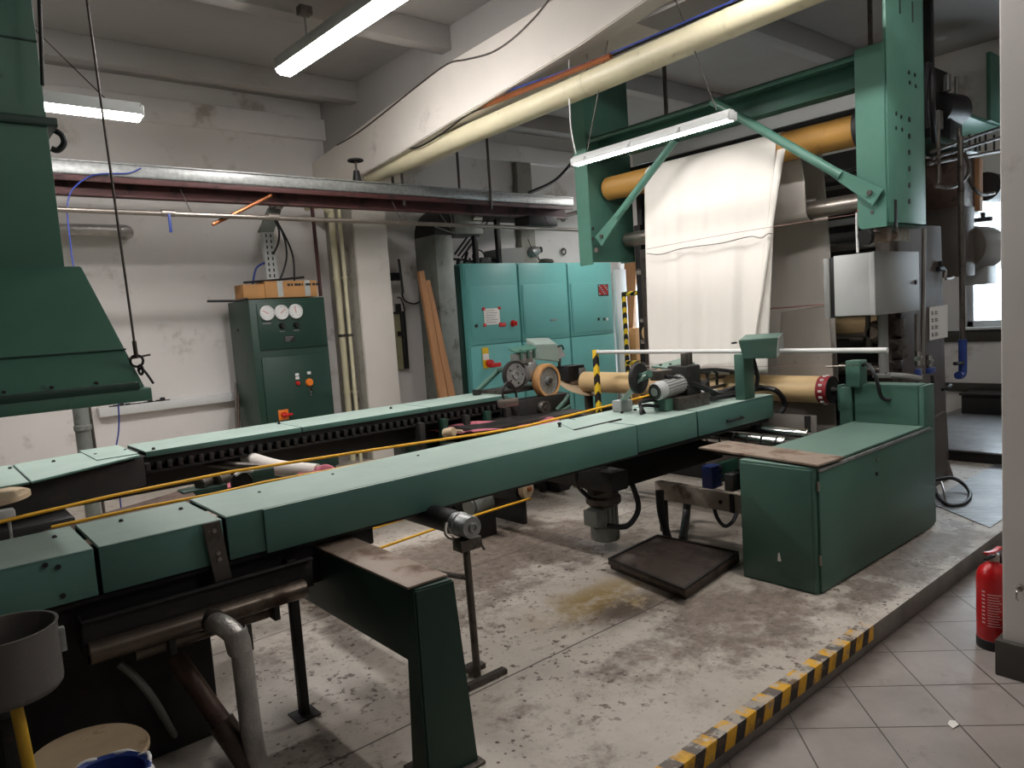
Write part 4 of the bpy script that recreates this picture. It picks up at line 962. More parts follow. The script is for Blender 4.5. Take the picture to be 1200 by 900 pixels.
# bundle of black hoses over the rail end
gh2 = 'black hoses lying over the near rail end'
R1 = [OY(779, 442, 2.9), OY(800, 446, 2.86), OY(825, 455, 2.82), OZ(845, 463, ZT + .03), OZ(870, 459, ZT + .03), OZ(893, 455, ZT + .03), OY(908, 457, 2.72), OY(917, 466, 2.70), OY(919, 476, 2.70), OY(913, 485, 2.72), OY(902, 489, 2.80)]
tag(Tb(R1, .019, 10).out('black_hose', BLACK), 'black hose curling over the end of the near rail', 'hose', gh2)
R2 = [OY(818, 434, 3.0), OY(840, 433, 3.0), OY(862, 436, 3.0), OY(875, 441, 3.0), OY(873, 448, 2.95), OY(858, 455, 2.9), OZ(840, 460, ZT + .03), OZ(830, 463, ZT + .03)]
tag(Tb(R2, .013, 10).out('black_hose', BLACK), 'thin black hose looping above the near rail beside the motor', 'hose', gh2)
R3 = [OZ(840, 462, ZT + .03), OZ(865, 457, ZT + .04), OZ(885, 453, ZT + .05), OY(905, 458, 2.95), OY(908, 470, 2.95), OY(900, 485, 3.0)]
tag(Tb(R3, .017, 10).out('black_hose', BLACK), 'second black hose behind the one curling over the rail end', 'hose', gh2)
t = thing('guide_rod_rack', 'rack of small dark clamps and wing screws behind the motor on the near rail', 'machine part', (4.2, 3.25, ZT))
p, q = OY(818, 447, 3.25), OY(880, 446, 3.25)
Tb([(p.x, 3.25, p.z), (q.x, 3.25, p.z)], .010, 8, 0).out('rod', IRON, t); Tb([(p.x, 3.22, p.z - .06), (q.x, 3.22, p.z - .06)], .012, 8, 0).out('rod', IRON, t)
for px in (829, 840, 857, 867): e = OY(px, 442, 3.25); MB().cyl((e.x, 3.25, p.z - .06), (e.x, 3.25, p.z + .05), .012, 8).box((e.x - .04, 3.24, p.z + .045), (e.x + .04, 3.26, p.z + .065), .004).out('wing_screw', DARK, t)
B((p.x, 3.18, ZT - .02), (p.x + .05, 3.3, p.z + .0), .005).out('rack_post', DARK, t); B((q.x - .05, 3.18, ZT - .02), (q.x, 3.3, p.z), .005).out('rack_post', DARK, t)

# ================================================================== drive unit on the far rail
t = thing('edge_drive_unit', 'drive unit with a tan wheel, a dark disc and a motor on the far rail', 'drive unit', (4.2, 4.85, ZT))
yw = 4.72
c = OY(642, 446, yw); r = (OY(642, 425.5, yw) - c).length * .98
MB().lathe(c, (.08, -1, 0), [(r * .80, .018), (r * .96, .022), (r, .012), (r, -.05), (r * .95, -.055), (r * .8, -.05)], 48).out('tan_wheel', TAN, t)
MB().lathe(c, (.08, -1, 0), [(0, .012), (r * .16, .012), (r * .16, .03), (r * .22, .03), (r * .26, .0), (r * .6, -.006), (r * .8, .008), (r * .8, -.04), (0, -.04)], 40).out('wheel_web', GALV, t)
Cy(c + V((0, -.045, 0)), c + V((0, .4, 0)), .018, 14).out('axle', IRON, t)
c = OY(604, 439.5, yw + .02); r2 = (OY(604, 423, yw) - c).length
MB().lathe(c, (-.02, -1, 0), [(0, .01), (r2 * .2, .01), (r2 * .2, .02), (r2 * .3, .02), (r2 * .32, .004), (r2 * .82, .008), (r2 * .84, .002), (0, .002)], 40).out('disc_face', GALV, t)
MB().lathe(c, (-.02, -1, 0), [(r2 * .84, .0), (r2 * .86, .012), (r2, .01), (r2, -.03), (0, -.03)], 40).out('disc_rim', DARK, t)
for i in range(5): a = i * 2 * PI / 5; q = c + V((math.cos(a), 0, math.sin(a))) * r2 * .6; Cy(q + V((0, -.014, 0)), q, .008, 8).out('bolt', DARK, t)
m0 = c + V((.03, .04, -.01)); d = V((.55, .35, .10)).normalized()
m_ = MB().cyl(m0 + V((.04, .0, .0)), m0 + V((.04, 0, 0)) + d * .30, .10, 26, bev=.012)
m_.out('motor', GALV, t)
mm = m0 + V((.06, -.03, .10))
B(mm + V((-.06, -.02, 0)), mm + V((.12, .08, .09)), .006).out('terminal_box', GALV_D, t)
MB().prism([mm + V((-.10, -.05, .11)), mm + V((.14, -.05, .13)), mm + V((.22, .12, .155)), mm + V((-.04, .12, .135))], (0, 0, -.014), .003).out('cover_plate', GREEN_G, t)
for dx in (0, .08, .15): B(mm + V((dx - .04, -.04, .04)), mm + V((dx - .015, -.02, .125)), .004).out('strut', GREEN, t)
# sloping control head
yh = 5.0
a_, b_, c_, d_ = OY(633, 421, yh), OY(656, 424, yh), OY(653, 403, yh), OY(628, 404, yh)
MB().hexa([a_, b_, b_ + V((.05, .2, 0)), a_ + V((.05, .2, 0))], [d_, c_ + V((.0, 0, 0)), c_ + V((.08, .2, .06)), d_ + V((.05, .2, .06))], .006).out('head_box', PALEGREEN, t)
MB().hexa([b_ + V((.005, .03, .02)), b_ + V((.11, .02, .05)), b_ + V((.13, .16, .05)), b_ + V((.04, .16, .02))], [c_ + V((0, .03, -.02)), c_ + V((.06, .02, -.03)), c_ + V((.09, .16, -.03)), c_ + V((.03, .16, -.02))], .004).out('side_panel', WHITE, t)
e = OY(656, 424, yh + .05); Tb([(e.x - .02, yh + .05, ZT), (e.x, yh + .05, e.z + .05)], .016, 10, 0).out('stem', IRON, t)
Tb([c_ + V((.02, .02, -.03)), c_ + V((.06, .0, -.02)), c_ + V((.08, .0, -.06))], .008, 8).out('toggle', BLACK, t)
# black box and white tray on the right
k0 = OY(668, 437, 4.95)
B(k0 + V((-.08, -.06, -.07)), k0 + V((.14, .1, .07)), .006).out('sensor_head', BLACK, t)
B(k0 + V((.06, -.07, -.03)), k0 + V((.145, -.055, .04)), .003).out('sensor_face', MGREY, t)
k1 = OY(682, 453, 4.92)
MB().lathe(k1 + V((-.03, .0, .02)), (.0, -.5, 1), [(0, 0), (.22, 0), (.23, .008), (.22, .016), (0, .016)], 36).out('tray_plate', CREAM, t)
B(k1 + V((-.14, -.03, .04)), k1 + V((.05, .12, .07)), .004).out('slide_plate', STEEL, t)
B(k1 + V((-.02, -.02, .05)), k1 + V((.1, .02, .065)), .003).out('slide_bar', DARK, t)
# swing arm on the left
f0 = OZ(559, 463, ZT)
Tb([f0 + V((.0, 0, .03)), f0 + V((.28, .02, .19)), c + V((-.08, .02, .06))], .022, 10, 0).out('swing_arm', GREEN, t); Cy(f0, f0 + V((0, 0, .05)), .04, 16, .006).out('arm_pivot', DARK, t)
q = OZ(592, 472, ZT)
Tb([q, q + V((-.02, 0, .09)), q + V((.04, .0, .16)), q + V((.12, .02, .10)), q + V((.14, .02, .0))], .009, 8).out('cable', BLACK, t)
B(q + V((-.06, -.05, -.03)), q + V((.1, .03, .03)), .008).out('clamp', STEEL, t)
B((f0.x + .1, 4.82, ZT), (c.x + .55, 5.15, ZT + .03), .006).out('base_plate', IRON, t)
q = OZ(600, 492, .95)
# lower links and small roller
c5 = OY(639, 478, 4.62); MB().lathe(c5, (0, -1, 0), [(0, .02), (.02, .02), (.022, .01), (.055, .012), (.06, .004), (.06, -.04), (0, -.04)], 26).out('guide_roller', IRON, t)
Tb([OY(652, 481, 4.66), OY(661, 471, 4.66), OY(666, 463, 4.66)], .022, 10, 0).out('link_arm', GREEN, t); Tb([OY(655, 484, 4.62), OY(668, 476, 4.62)], .016, 10, 0).out('link_arm', GREEN, t)
B((c5.x - .25, 4.66, .66), (c5.x + .35, 4.80, ZT - .05), .01).out('lower_frame', DARK, t)
tag(MB().box(OY(672, 486, 5.0), OY(687, 470, 5.0) + V((0, .14, 0)), .01).out('wicker_box', CARD), 'small brown box under the far drive unit', 'box') if False else None

# ================================================================== guard rail in front of the cloth
xg = 4.66
p, q = OX(700, 412.5, xg), OX(1028, 410.5, xg)
t = thing('guard_rail', 'long horizontal white guard tube in front of the hanging cloth with a striped end post', 'guard rail', (xg, (p.y + q.y) / 2, PZ))
Cy(p, (xg, 1.93, q.z), .017, 14).out('rail_tube', WHITE, t)
B((xg - .018, p.y - .0, PZ), (xg + .018, p.y + .045, p.z + .02), .003).out('striped_post', HAZ, t)
t['label'] = 'long horizontal white guard tube in front of the hanging cloth with a striped end post'

# ================================================================== gantry above the machine
GX0, GX1 = 4.65, 5.22
t = thing('overhead_gantry', 'green steel gantry hanging from the ceiling around the white cloth', 'gantry', (4.9, 3.1, 2.05))
yP = 1.9
lo = OY(1042, 263, yP); hi = 4.3
zl = lo.z
MB().box((GX0, yP, zl), (GX1, yP + .02, hi), .004).box((GX1 - .02, yP, zl), (GX1, yP + .16, hi), .004).box((GX0, yP, zl - .0), (GX1, yP + .16, zl + .02), .004).out('right_post', GREEN_G, t)
# flange with a rounded lower corner, facing the room
z0 = zl - .01; y0, y1 = yP + .012, yP + .185
MB().prism([(GX0 - .012, y0, z0), (GX0 - .012, y1 - .03, z0), (GX0 - .012, y1 - .008, z0 + .01), (GX0 - .012, y1, z0 + .035), (GX0 - .012, y1, 3.12), (GX0 - .012, y0, 3.12)], (.016, 0, 0), .002).out('right_flange', GREEN_G, t)
d = MB()
for px, py in ((1065, 85), (1072, 88), (1066, 97), (1073, 101), (1050, 133), (1056, 137), (1050, 150), (1057, 152)): q = OY(px, py, yP); d.cyl(q + V((0, -.003, 0)), q + V((0, .003, 0)), .013, 12)
for py in (140, 159.5, 178.5, 197.5, 217, 236): q = OY(1065.5, py, yP); d.cyl(q + V((0, -.003, 0)), q + V((0, .003, 0)), .017, 14)
a = OY(1050, 234, yP); d.box((a.x - .03, yP - .004, a.z - .17), (a.x + .01, yP + .002, a.z), .002)
for px, y1p, y2p in ((1054, -5, 16), (1069, 2, 26)): a, b = OY(px, y1p, yP), OY(px, y2p, yP); d.box((a.x - .008, yP - .004, b.z), (a.x + .008, yP + .002, a.z), .002)
d.out('bolt_hole_pattern', BLACK, t)
q = OX(1022, 249, GX0 - .012)
Cy(q + V((-.004, 0, 0)), q, .01, 10).out('bolt', IRON, t)
# left post (inside face towards the camera)
yL = 4.36
MB().box((GX0, yL, zl + .02), (GX1, yL + .02, hi), .004).box((GX1 - .02, yL, zl + .02), (GX1, yL + .16, hi), .004).out('left_post', GREEN_G, t)
MB().prism([(GX0 - .012, yL - .012, zl), (GX0 - .012, yL + .14, zl), (GX0 - .012, yL + .14, hi), (GX0 - .012, yL - .012, hi)], (.016, 0, 0), .003).out('left_flange', GREEN_G, t)
for py in (268, 280): q = OX(695, py, GX0 - .012); Cy(q + V((-.004, 0, 0)), q, .015, 12).out('bolt_hole', BLACK, t)
q = OX(700, 293, GX0 - .012); Cy(q + V((-.02, 0, 0)), q, .02, 12).out('end_bolt', STEEL, t)
# cross beam
zc_ = OX(860, 100, GX0).z
zbt, zbb = OX(1012, 60, GX0).z, OX(1012, 96, GX0).z
MB().box((GX0 + .16, yP + .18, zbb), (GX0 + .18, yL, zbt), .004).box((GX0, yP + .18, zbt - .012), (GX0 + .2, yL + .02, zbt), .003).box((GX0, yP + .18, zbt - .035), (GX0 + .012, yL, zbt), .003).box((GX0 + .08, yP + .18, zbb), (GX0 + .2, yL, zbb + .012), .003).out('cross_beam', GREEN_G, t)
# braces
def brace(p, q, name):
    p, q = V(p), V(q); d = (q - p).normalized()
    Cy(p, q - d * .22, .030, 18).out(name, GREEN_G, t)
    n = V((1, 0, 0)); s = d.cross(n).normalized() * .055
    e0, e1 = q - d * .30, q + d * .06
    MB().hexa([e0 + s * .5 + n * .012, e0 - s * .5 + n * .012, e0 - s * .5 - n * .012, e0 + s * .5 - n * .012], [e1 + s + n * .006, e1 - s + n * .006, e1 - s - n * .006, e1 + s - n * .006], .002).out('brace_lug', GREEN_G, t)
    Cy(q - n * .022, q + n * .022, .016, 12).out('brace_bolt', IRON, t)
XB = GX0 - .035
brace(OX(850, 128, XB) + V((0, .1, .08)), OX(1020, 226, XB), 'right_brace')
brace(OX(792, 163, XB), OX(706, 277, XB), 'left_brace')
XB2 = GX0 - .02
# rollers of the gantry
XO = 4.87
a, b = OX(712, 219, XO), OX(1006, 152, XO)
roller('ochre_roller', 'ochre roller at the top of the gantry carrying the white cloth', (XO, 2.16, b.z), (XO, 4.33, b.z), .10, OCHRE)
for q in ():
    pass
t3 = thing('roller_end_guard', 'black ring guard around the right end of the ochre roller', 'guard', (XO, 2.12, b.z - .13))
MB().lathe((XO, 2.16, b.z), (0, -1, 0), [(.104, 0), (.135, .0), (.14, .01), (.14, .05), (.06, .055), (.06, .05), (.104, .045)], 36).out('guard_ring', BLACK, t3); B((XO + .1, 2.10, b.z - .05), (GX1 - .02, 2.13, b.z + .05), .004).out('bracket', DARK, t3)
XS = 5.08
a, b = OX(725, 283, XS), OX(1014, 236, XS)
roller('steel_guide_roller', 'stainless guide roller crossing behind the white cloth below the ochre roller', (XS, 2.18, b.z), (XS, 4.33, b.z), .062, STEEL)
tag(B((5.5, 2.1, 2.76), (5.62, 4.5, OX(1000, 128, 5.5).z), .006).out('dark_beam', DARK), 'dark beam behind the ochre roller under the gantry', 'beam')
t6 = thing('overhead_duct', 'flat pale duct above the dark beam behind the gantry', 'duct', (6.15, 3.6, 3.0))
zd = OX(1000, 99, 5.9).z
B((5.9, 2.4, OX(1000, 127, 5.9).z), (6.4, 4.9, zd), .006).out('duct', LGREY, t6)
for y in (2.6, 4.6): B((6.1, y, zd), (6.13, y + .03, 4.3), .003).out('hanger', IRON, t6)
tag(B((5.26, 2.1, OX(1000, 141, 5.26).z), (5.32, 4.4, OX(1000, 128, 5.26).z), .004).out('dark_crossbar', DARK), 'dark crossbar right behind the ochre roller', 'bar')

# ================================================================== cloth
def cloth(name, label, mat_, path, yl, yr, amp, folds, nu=70, ph=0.):
    """path: (x, z) points down the cloth; yl/yr: left/right edge y as function of v"""
    L = [0.]
    for (a, b), (c, d) in zip(path, path[1:]): L.append(L[-1] + math.hypot(c - a, d - b))
    def at(v):
        s = v * L[-1]
        for i in range(len(L) - 1):
            if s <= L[i + 1] + 1e-9:
                f = (s - L[i]) / (L[i + 1] - L[i]); return path[i][0] + (path[i + 1][0] - path[i][0]) * f, path[i][1] + (path[i + 1][1] - path[i][1]) * f
        return path[-1]
    def fn(u, v):
        x, z = at(v); y = yl(v) + (yr(v) - yl(v)) * u
        k = min(1, max(0, (v - .10) / .3))
        x += -amp * k * sum(w * math.sin(f * u * 2 * PI + q + ph + .8 * v) for f, q, w in folds)
        return V((x, y, z))
    o = MB().grid(fn, nu, 60).out(name, mat_, None, 180); s = o.modifiers.new('Solidify', 'SOLIDIFY'); s.thickness = .003
    return tag(o, label, 'cloth')
zr = OX(1006, 152, XO).z
arc = [(XO + .104 * math.cos(a), zr + .104 * math.sin(a)) for a in [math.radians(x) for x in range(-30, 196, 15)]]
yl0, yr0 = OX(757, 205, 4.77).y, OX(912, 166, 4.77).y
yl1, yr1 = OX(764, 470, 4.77).y, OX(899, 450, 4.77).y
wide = cloth('white_cloth', 'wide white cloth hanging from the ochre roller down behind the guard tube', CLOTH, arc + [(4.766, zr - .4), (4.768, 1.6), (4.775, 1.12)],
      lambda v: yl0 + (yl1 - yl0) * v, lambda v: yr0 + (yr1 - yr0) * v ** 1.3, .011, [(3.2, .3, .8), (5.5, 1.1, .6), (9.3, 2.0, .35)])
def fold(u, v):
    a = OX(911 - 3 * v, 176, 4.742).lerp(OX(885, 396, 4.745), v); w_ = .05 * (1 - v) + .012
    return a + V((.012 * math.sin(PI * u) * -1, -w_ * u + .004 * math.sin(7 * v), 0))
fo = MB().grid(fold, 6, 30).out('turned_edge', CLOTH, wide, 180); sm = fo.modifiers.new('Solidify', 'SOLIDIFY'); sm.thickness = .003
zs = OX(1014, 236, XS).z
yl0, yr0 = OX(880, 190, 5.0).y, OX(942, 190, 5.0).y
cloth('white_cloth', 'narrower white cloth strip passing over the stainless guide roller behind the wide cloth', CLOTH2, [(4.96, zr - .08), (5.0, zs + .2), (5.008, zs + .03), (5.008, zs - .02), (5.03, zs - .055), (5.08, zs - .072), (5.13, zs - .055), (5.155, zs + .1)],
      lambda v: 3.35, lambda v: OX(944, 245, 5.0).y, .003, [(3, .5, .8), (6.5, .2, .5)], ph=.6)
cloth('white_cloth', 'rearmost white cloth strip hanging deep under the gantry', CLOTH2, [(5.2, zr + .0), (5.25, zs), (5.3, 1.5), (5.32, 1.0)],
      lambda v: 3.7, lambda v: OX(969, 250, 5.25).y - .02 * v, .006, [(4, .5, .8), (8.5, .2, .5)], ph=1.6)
tag(MB().prism([OX(946, 262, 5.06) + V((.0, 0, 0)), OX(952, 262, 5.06), OX(938, 362, 5.10), OX(930, 362, 5.10)], (-.004, 0, 0)).out('cloth_fold', CLOTH2), 'narrow folded ribbon edge on the grey-white strip', 'cloth') if False else None
# flap of selvedge
tag(MB().grid(lambda u, v: OX(903, 230, 4.72).lerp(OX(884, 395, 4.72), v) + V((.0, .035 * u * (1 - v) + .01 * math.sin(6 * v), 0)), 6, 24).out('cloth_flap', CLOTH, None, 180), 'loose turned edge of the wide white cloth', 'cloth') if False else None
# threads in front of the cloth
tag(Tb([OX(758, 292, 4.70), OX(860, 273, 4.70), OX(1010, 250, 4.70)], .0018, 6, 3).out('red_thread', DULLRED), 'thin red thread stretched across the white cloth', 'thread')
tag(Tb([OX(x, y, 4.71) for x, y in ((758, 297), (775, 298), (800, 291), (845, 285), (870, 279), (882, 277), (892, 279), (900, 274), (905, 274))], .003, 6).out('grey_thread', IRON), 'slack grey thread sagging across the white cloth', 'thread')
tag(Tb([OX(740, 430, 4.64), OX(830, 430, 4.64), OX(968, 429, 4.64)], .0016, 6, 0).out('red_thread', DULLRED), 'thin red sensor thread just below the guard tube', 'thread')
tag(Tb([OX(1004, 249, 4.66), OX(1004, 268, 4.66), V((4.66, OX(1005, 290, 4.66).y, CTOP - .002))], .008, 8, 0).out('pull_rope', WHITE), 'white cord dropping from the gantry flange to the control box', 'cord')
MB().cyl(OX(1006, 248, 4.66), OX(1013, 246, 4.66), .018, 12).out('red_eyelet', REDP, t)
# leaning steel sheet
a, b, c, d = OX(912, 366, 5.02), OX(968, 358, 5.02), OX(984, 596, 5.02), OX(885, 600, 5.02)
t4 = thing('steel_guard_sheet', 'dull grey steel guard sheet standing behind the batch roller below the cloth', 'guard sheet', (5.05, 2.7, .45))
MB().prism([V((5.06, a.y, a.z)), V((5.06, b.y, b.z)), V((5.02, OX(980, 500, 5.02).y, .75)), V((5.02, OX(982, 590, 5.02).y, PZ)), V((5.02, 3.3, PZ)), V((5.02, 3.3, .80)), V((5.04, OX(912, 450, 5.03).y + .02, 1.0))], (.006, 0, 0), .001).out('sheet', SHEET, t4)
B((5.05, b.y, b.z - .01), (5.075, a.y, a.z + .008), .003).out('folded_edge', STEEL, t4) if False else None
t5 = thing('apron_sheet', 'dull grey apron sheet hanging below the batch roller behind the chromed rollers', 'guard sheet', (4.68, 2.86, PZ))
MB().prism([(4.70, 2.42, .84), (4.70, 3.3, .84), (4.66, 3.3, .40), (4.66, 2.42, .40)], (.005, 0, 0), .001).out('sheet', SHEET, t5)
for y in (2.46, 3.26): B((4.665, y, PZ), (4.70, y + .03, .84), .003).out('stay', DARK, t5)
Tb([V((5.05, a.y + .9, a.z + .01)), V((5.05, b.y, b.z + .01))], .006, 8, 0).out('red_edge_wire', DULLRED, t4)
# ================================================================== padder machine behind the cloth
t = thing('padding_machine', 'tall dark padding machine with stainless side frame behind the grey control box', 'machine', (6.0, 3.4, PZ))
ys = 2.17
MB().prism([(5.50, ys, .30), (6.30, ys, .30), (6.30, ys, .72), (6.24, ys, 2.12), (5.44, ys, 2.12)], (0, .05, 0), .004).out('side_frame', STEELP, t)
MB().prism([(5.42, ys - .03, .62), (6.22, ys - .03, .68), (6.26, ys - .03, .30), (5.42, ys - .03, .26)], (0, .03, 0), .003).out('skirt_plate', STEELP, t)
MB().prism([(5.36, ys - .01, .40), (6.20, ys - .01, .42), (6.42, ys - .01, PZ), (5.30, ys - .01, PZ)], (0, .1, 0), .003).out('foot_skirt', STEELP, t)
MB().box((5.78, 4.72, PZ), (6.5, 4.78, 3.0), .004).out('left_frame', DARK, t)
MB().box((6.55, 2.45, .3), (6.6, 4.8, 2.9), .004).out('back_panel', DARK, t)
MB().box((5.3, 2.4, PZ), (6.5, 4.7, .5), .01).out('trough', DARK, t)
B((5.6, 4.60, PZ), (5.68, 4.68, 2.45), .004).out('upright', DARK, t)
# dark upright left of cloth
a, b = OX(757, 306, 5.5), OX(764, 420, 5.5)
B((5.5, a.y - .02, .8), (5.56, a.y + .07, 2.2), .004).out('upright', IRON, t)
MB().cyl((5.62, 2.24, 1.40), (5.62, 4.6, 1.40), .075, 26).out('pale_roller', WOOD, t)
for z, r, m_, nm in ((1.325, .028, CHROME, 'chrome_rod'), (1.07, .06, CHROME, 'squeeze_roller'), (1.53, .025, CHROME, 'chrome_rod'), (.83, .075, DARK, 'black_roller')):
    MB().cyl((5.55, 2.24, z), (5.55, 4.6, z), r, 20).out(nm, m_, t)
z = OX(1000, 289, 5.55).z; MB().cyl((5.55, 2.3, z), (5.55, 4.6, z), .035, 20).out('chrome_rod', CHROME, t)
for px, py, r in ((1020, 213, .02), (1020, 226, .02), (1018, 196, .02)): z = OX(px, py, 6.0).z; MB().cyl((6.0, 2.2, z), (6.0, 4.6, z), r, 12).out('chrome_rod', CHROME, t)
z = OX(1010, 258, 5.8).z; B((5.8, 2.3, z - .02), (5.84, 3.1, z + .03), .004).out('pale_bar', LGREY, t)
z = OX(980, 335, 5.9).z; B((5.9, 2.3, z - .02), (5.96, 4.6, z + .03), .004).out('blue_bar', BLUE, t)
a, b, c, d = OX(972, 340, 5.75), OX(992, 340, 5.75), OX(978, 362, 5.75), OX(968, 362, 5.75)
MB().prism([a, b, c, d], (.02, 0, 0), .002).out('dark_guide_plate', MGREY, t)
# bearings and levers on the side frame front
q = OX(1064, 388, 5.42)
MB().lathe((5.40, 2.30, q.z), (-1, 0, 0), [(0, .10), (.04, .10), (.06, .08), (.075, .06), (.085, .02), (.085, -.1), (0, -.1)], 26).out('bearing_housing', RUSTY, t)
for px, py, sz in ((1043, 384, .06), (1047, 405, .04), (1050, 415, .035), (1045, 428, .03)):
    q = OX(px, py, 5.35); MB().cyl(q + V((.0, 0, 0)), q + V((.1, .0, 0)), sz * .6, 14).box(q + V((.02, -sz, -sz)), q + V((.12, sz, sz)), .006).out('bearing_block', IRON, t)
q = OX(1017, 398, 5.3); MB().box(q + V((0, -.02, -.1)), q + V((.03, .02, .1)), .005).cyl(q + V((-.01, .12, 0)), q + V((-.01, .02, 0)), .02, 12).out('lever_arm', IRON, t)
q = OX(1016, 375, 5.3); MB().box(q + V((0, -.014, -.06)), q + V((.03, .014, .14)), .004).out('lever_arm', IRON, t)
Cy((5.3, 2.52, 1.10), (5.3, 2.22, 1.10), .012, 10).out('shaft_end', STEEL, t)
B((5.38, 2.2, .3), (5.5, 2.3, 2.1), .005).out('front_flange', STEELP, t)
# notice plate with small figures
a, b, c, d = OY(1089, 360, ys - .004), OY(1110, 357, ys - .004), OY(1110, 395, ys - .004), OY(1089, 399, ys - .004)
k = MB().use(PAPER).prism([a, b, c, d], (0, -.004, 0), .001); k.use(PRINT)
for i in range(4):
    for j in range(2):
        z = b.z - .035 - i * .055; x = a.x + .03 + j * .075
        k.box((x, ys - .011, z - .032), (x + .012, ys - .007, z), .001); k.box((x + .02, ys - .011, z - .028), (x + .05, ys - .007, z - .022), 0); k.box((x + .02, ys - .011, z - .014), (x + .045, ys - .007, z - .008), 0)
k.out('notice_plate', None, t)
q = OY(1108, 453, ys); Tb([q + V((-.12, -.02, -.01)), q + V((-.06, -.04, .0)), q + V((.02, -.03, .01))], .014, 8).out('handle', BLACK, t)
# pipes with blue taps in front of the side frame
t = thing('water_pipe', 'thin vertical pipe with blue handled taps in front of the stainless side frame', 'pipe', OY(1083, 440, 2.1))
a, b = OY(1083, 268, 2.1), OY(1081, 428, 2.1)
Tb([a, (b.x, 2.1, b.z)], .014, 12, 0).out('pipe', STEEL, t)
a2 = OY(1074, 368, 2.12); b2 = OY(1075, 420, 2.12); Tb([(a2.x, 2.12, a2.z), (a2.x, 2.12, b2.z)], .012, 10, 0).out('pipe', STEEL, t)
for px, py, s in ((1077, 440, 0), (1089, 424, 1), (1076, 420, 1)):
    q = OY(px, py, 2.08)
    MB().cyl(q + V((0, 0, -.05)), q + V((0, 0, .05)), .022, 14).cyl(q + V((-.03, 0, 0)), q + V((.04, 0, 0)), .018, 12).out('tap_body', CHROME, t)
q = OY(1076, 440, 2.06); B(q + V((-.045, -.02, -.03)), q + V((.015, .01, .05)), .012).out('blue_handle', BLUE, t)
q = OY(1090, 434, 2.06); B(q + V((-.06, -.02, -.02)), q + V((.06, .01, .02)), .008).out('blue_handle', BLUE, t)
Tb([OY(1092, 440, 2.08), OY(1093, 455, 2.08), OY(1092, 500, 2.1), OY(1090, 545, 2.1)], .012, 8).out('hose', DARK, t)
tag(Tb([OX(1043, 440, 5.15), OX(1060, 441, 5.2), OX(1078, 444, 5.3)], .022, 10).out('grey_hose', MGREY), 'grey hose running from the pole foot to the blue tap', 'hose')
q = OY(1102, 315, 2.16)
t = thing('wall_valve', 'small black valve with silver elbow on the stainless side frame', 'valve', q)
MB().cyl(q + V((-.06, 0, 0)), q + V((.05, 0, 0)), .02, 12).cyl(q + V((0, 0, -.02)), q + V((0, 0, .06)), .014, 10).out('valve_body', BLACK, t); Tb([q + V((.05, 0, 0)), q + V((.08, -.01, -.02)), q + V((.08, -.01, -.08)), q + V((.24, -.01, -.07))], .01, 8).out('pipe', STEEL, t)
# fittings below the gantry post
q = OY(1040, 276, 1.98)
t = thing('pneumatic_valve', 'cluster of brass and black air fittings below the green gantry post', 'valve', q)
MB().cyl(q + V((-.12, .05, 0)), q + V((.1, .0, .0)), .028, 14).box(q + V((-.06, -.02, -.04)), q + V((.02, .06, .05)), .008).out('valve_body', RUSTY, t)
MB().lathe(q + V((-.14, .06, -.0)), (-1, .3, -.2), [(0, 0), (.05, 0), (.055, .01), (.05, .03), (0, .03)], 18).out('black_knob', BLACK, t)
for dx in (.14, .22, .3): Cy(q + V((dx, 0, -.03)), q + V((dx, 0, .07)), .016, 10).out('fitting', STEEL, t)


# ---- equipment right of the gantry post
t = thing('stainless_cylinder', 'large horizontal stainless cylinder in front of the window beside the pillar', 'vessel', (7.2, 2.3, 1.75))
c = OY(1127, 290, 2.3); r = (OY(1127, 264, 2.3).z - OY(1127, 316, 2.3).z) / 2
MB().lathe((c.x, 2.3, c.z), (1, 0, 0), [(0, 0), (r * .97, 0), (r, .012), (r, .5), (r * 1.01, .505), (r * 1.01, .53), (r, .535), (r, 2.6), (0, 2.6)], 44).out('shell', STEEL, t)
B((c.x - .22, 2.2, c.z - r - .06), (c.x + .0, 2.55, c.z + r + .14), .008).out('end_bracket', STEELP, t)
B((c.x + .3, 2.2, c.z - r - .14), (c.x + .55, 2.4, c.z - r + .02), .006).out('saddle', LGREY, t)
a = OY(1126, 205, 2.04); b = OY(1126, 402, 2.04)
t = thing('blue_standpipe', 'dark vertical standpipe with a blue lower end left of the window', 'pipe', (a.x, 2.04, .9))
zbl = OY(1126, 398, 2.04).z; ze = OY(1126, 430, 2.04).z
Tb([(a.x, 2.04, OY(1126, 160, 2.04).z), (a.x, 2.04, zbl)], .02, 14, 0).out('pipe', IRON, t); Tb([(a.x, 2.04, zbl), (a.x, 2.04, ze), (a.x - .02, 2.04, ze - .06), (a.x - .1, 2.04, ze - .06)], .03, 14).out('blue_end', BLUE, t)
Tb([(a.x + .02, 2.04, ze - .02), (a.x + .5, 2.2, ze - .0)], .012, 8, 0).out('branch', DARK, t); Tb([(a.x - .02, 2.03, ze + .03), (a.x - .2, 2.03, ze + .04)], .014, 8, 0).out('lever', DARK, t)
B((a.x - .03, 2.27, zbl), (a.x + .03, 2.40, zbl + .03), .003).out('clamp', IRON, t)
t = thing('motor_group', 'black motor with silver fittings on a bracket behind the green gantry post', 'motor', OY(1108, 165, 2.6))
c = OY(1107, 130, 2.6)
MB().lathe(c + V((-.2, 0, 0)), (1, -.2, 0), [(0, 0), (.11, 0), (.14, .02), (.14, .32), (.12, .36), (0, .36)], 26).out('motor_body', BLACK, t)
B(c + V((-.16, -.1, -.30)), c + V((.14, .1, -.1)), .01).out('gearbox', BLACK, t)
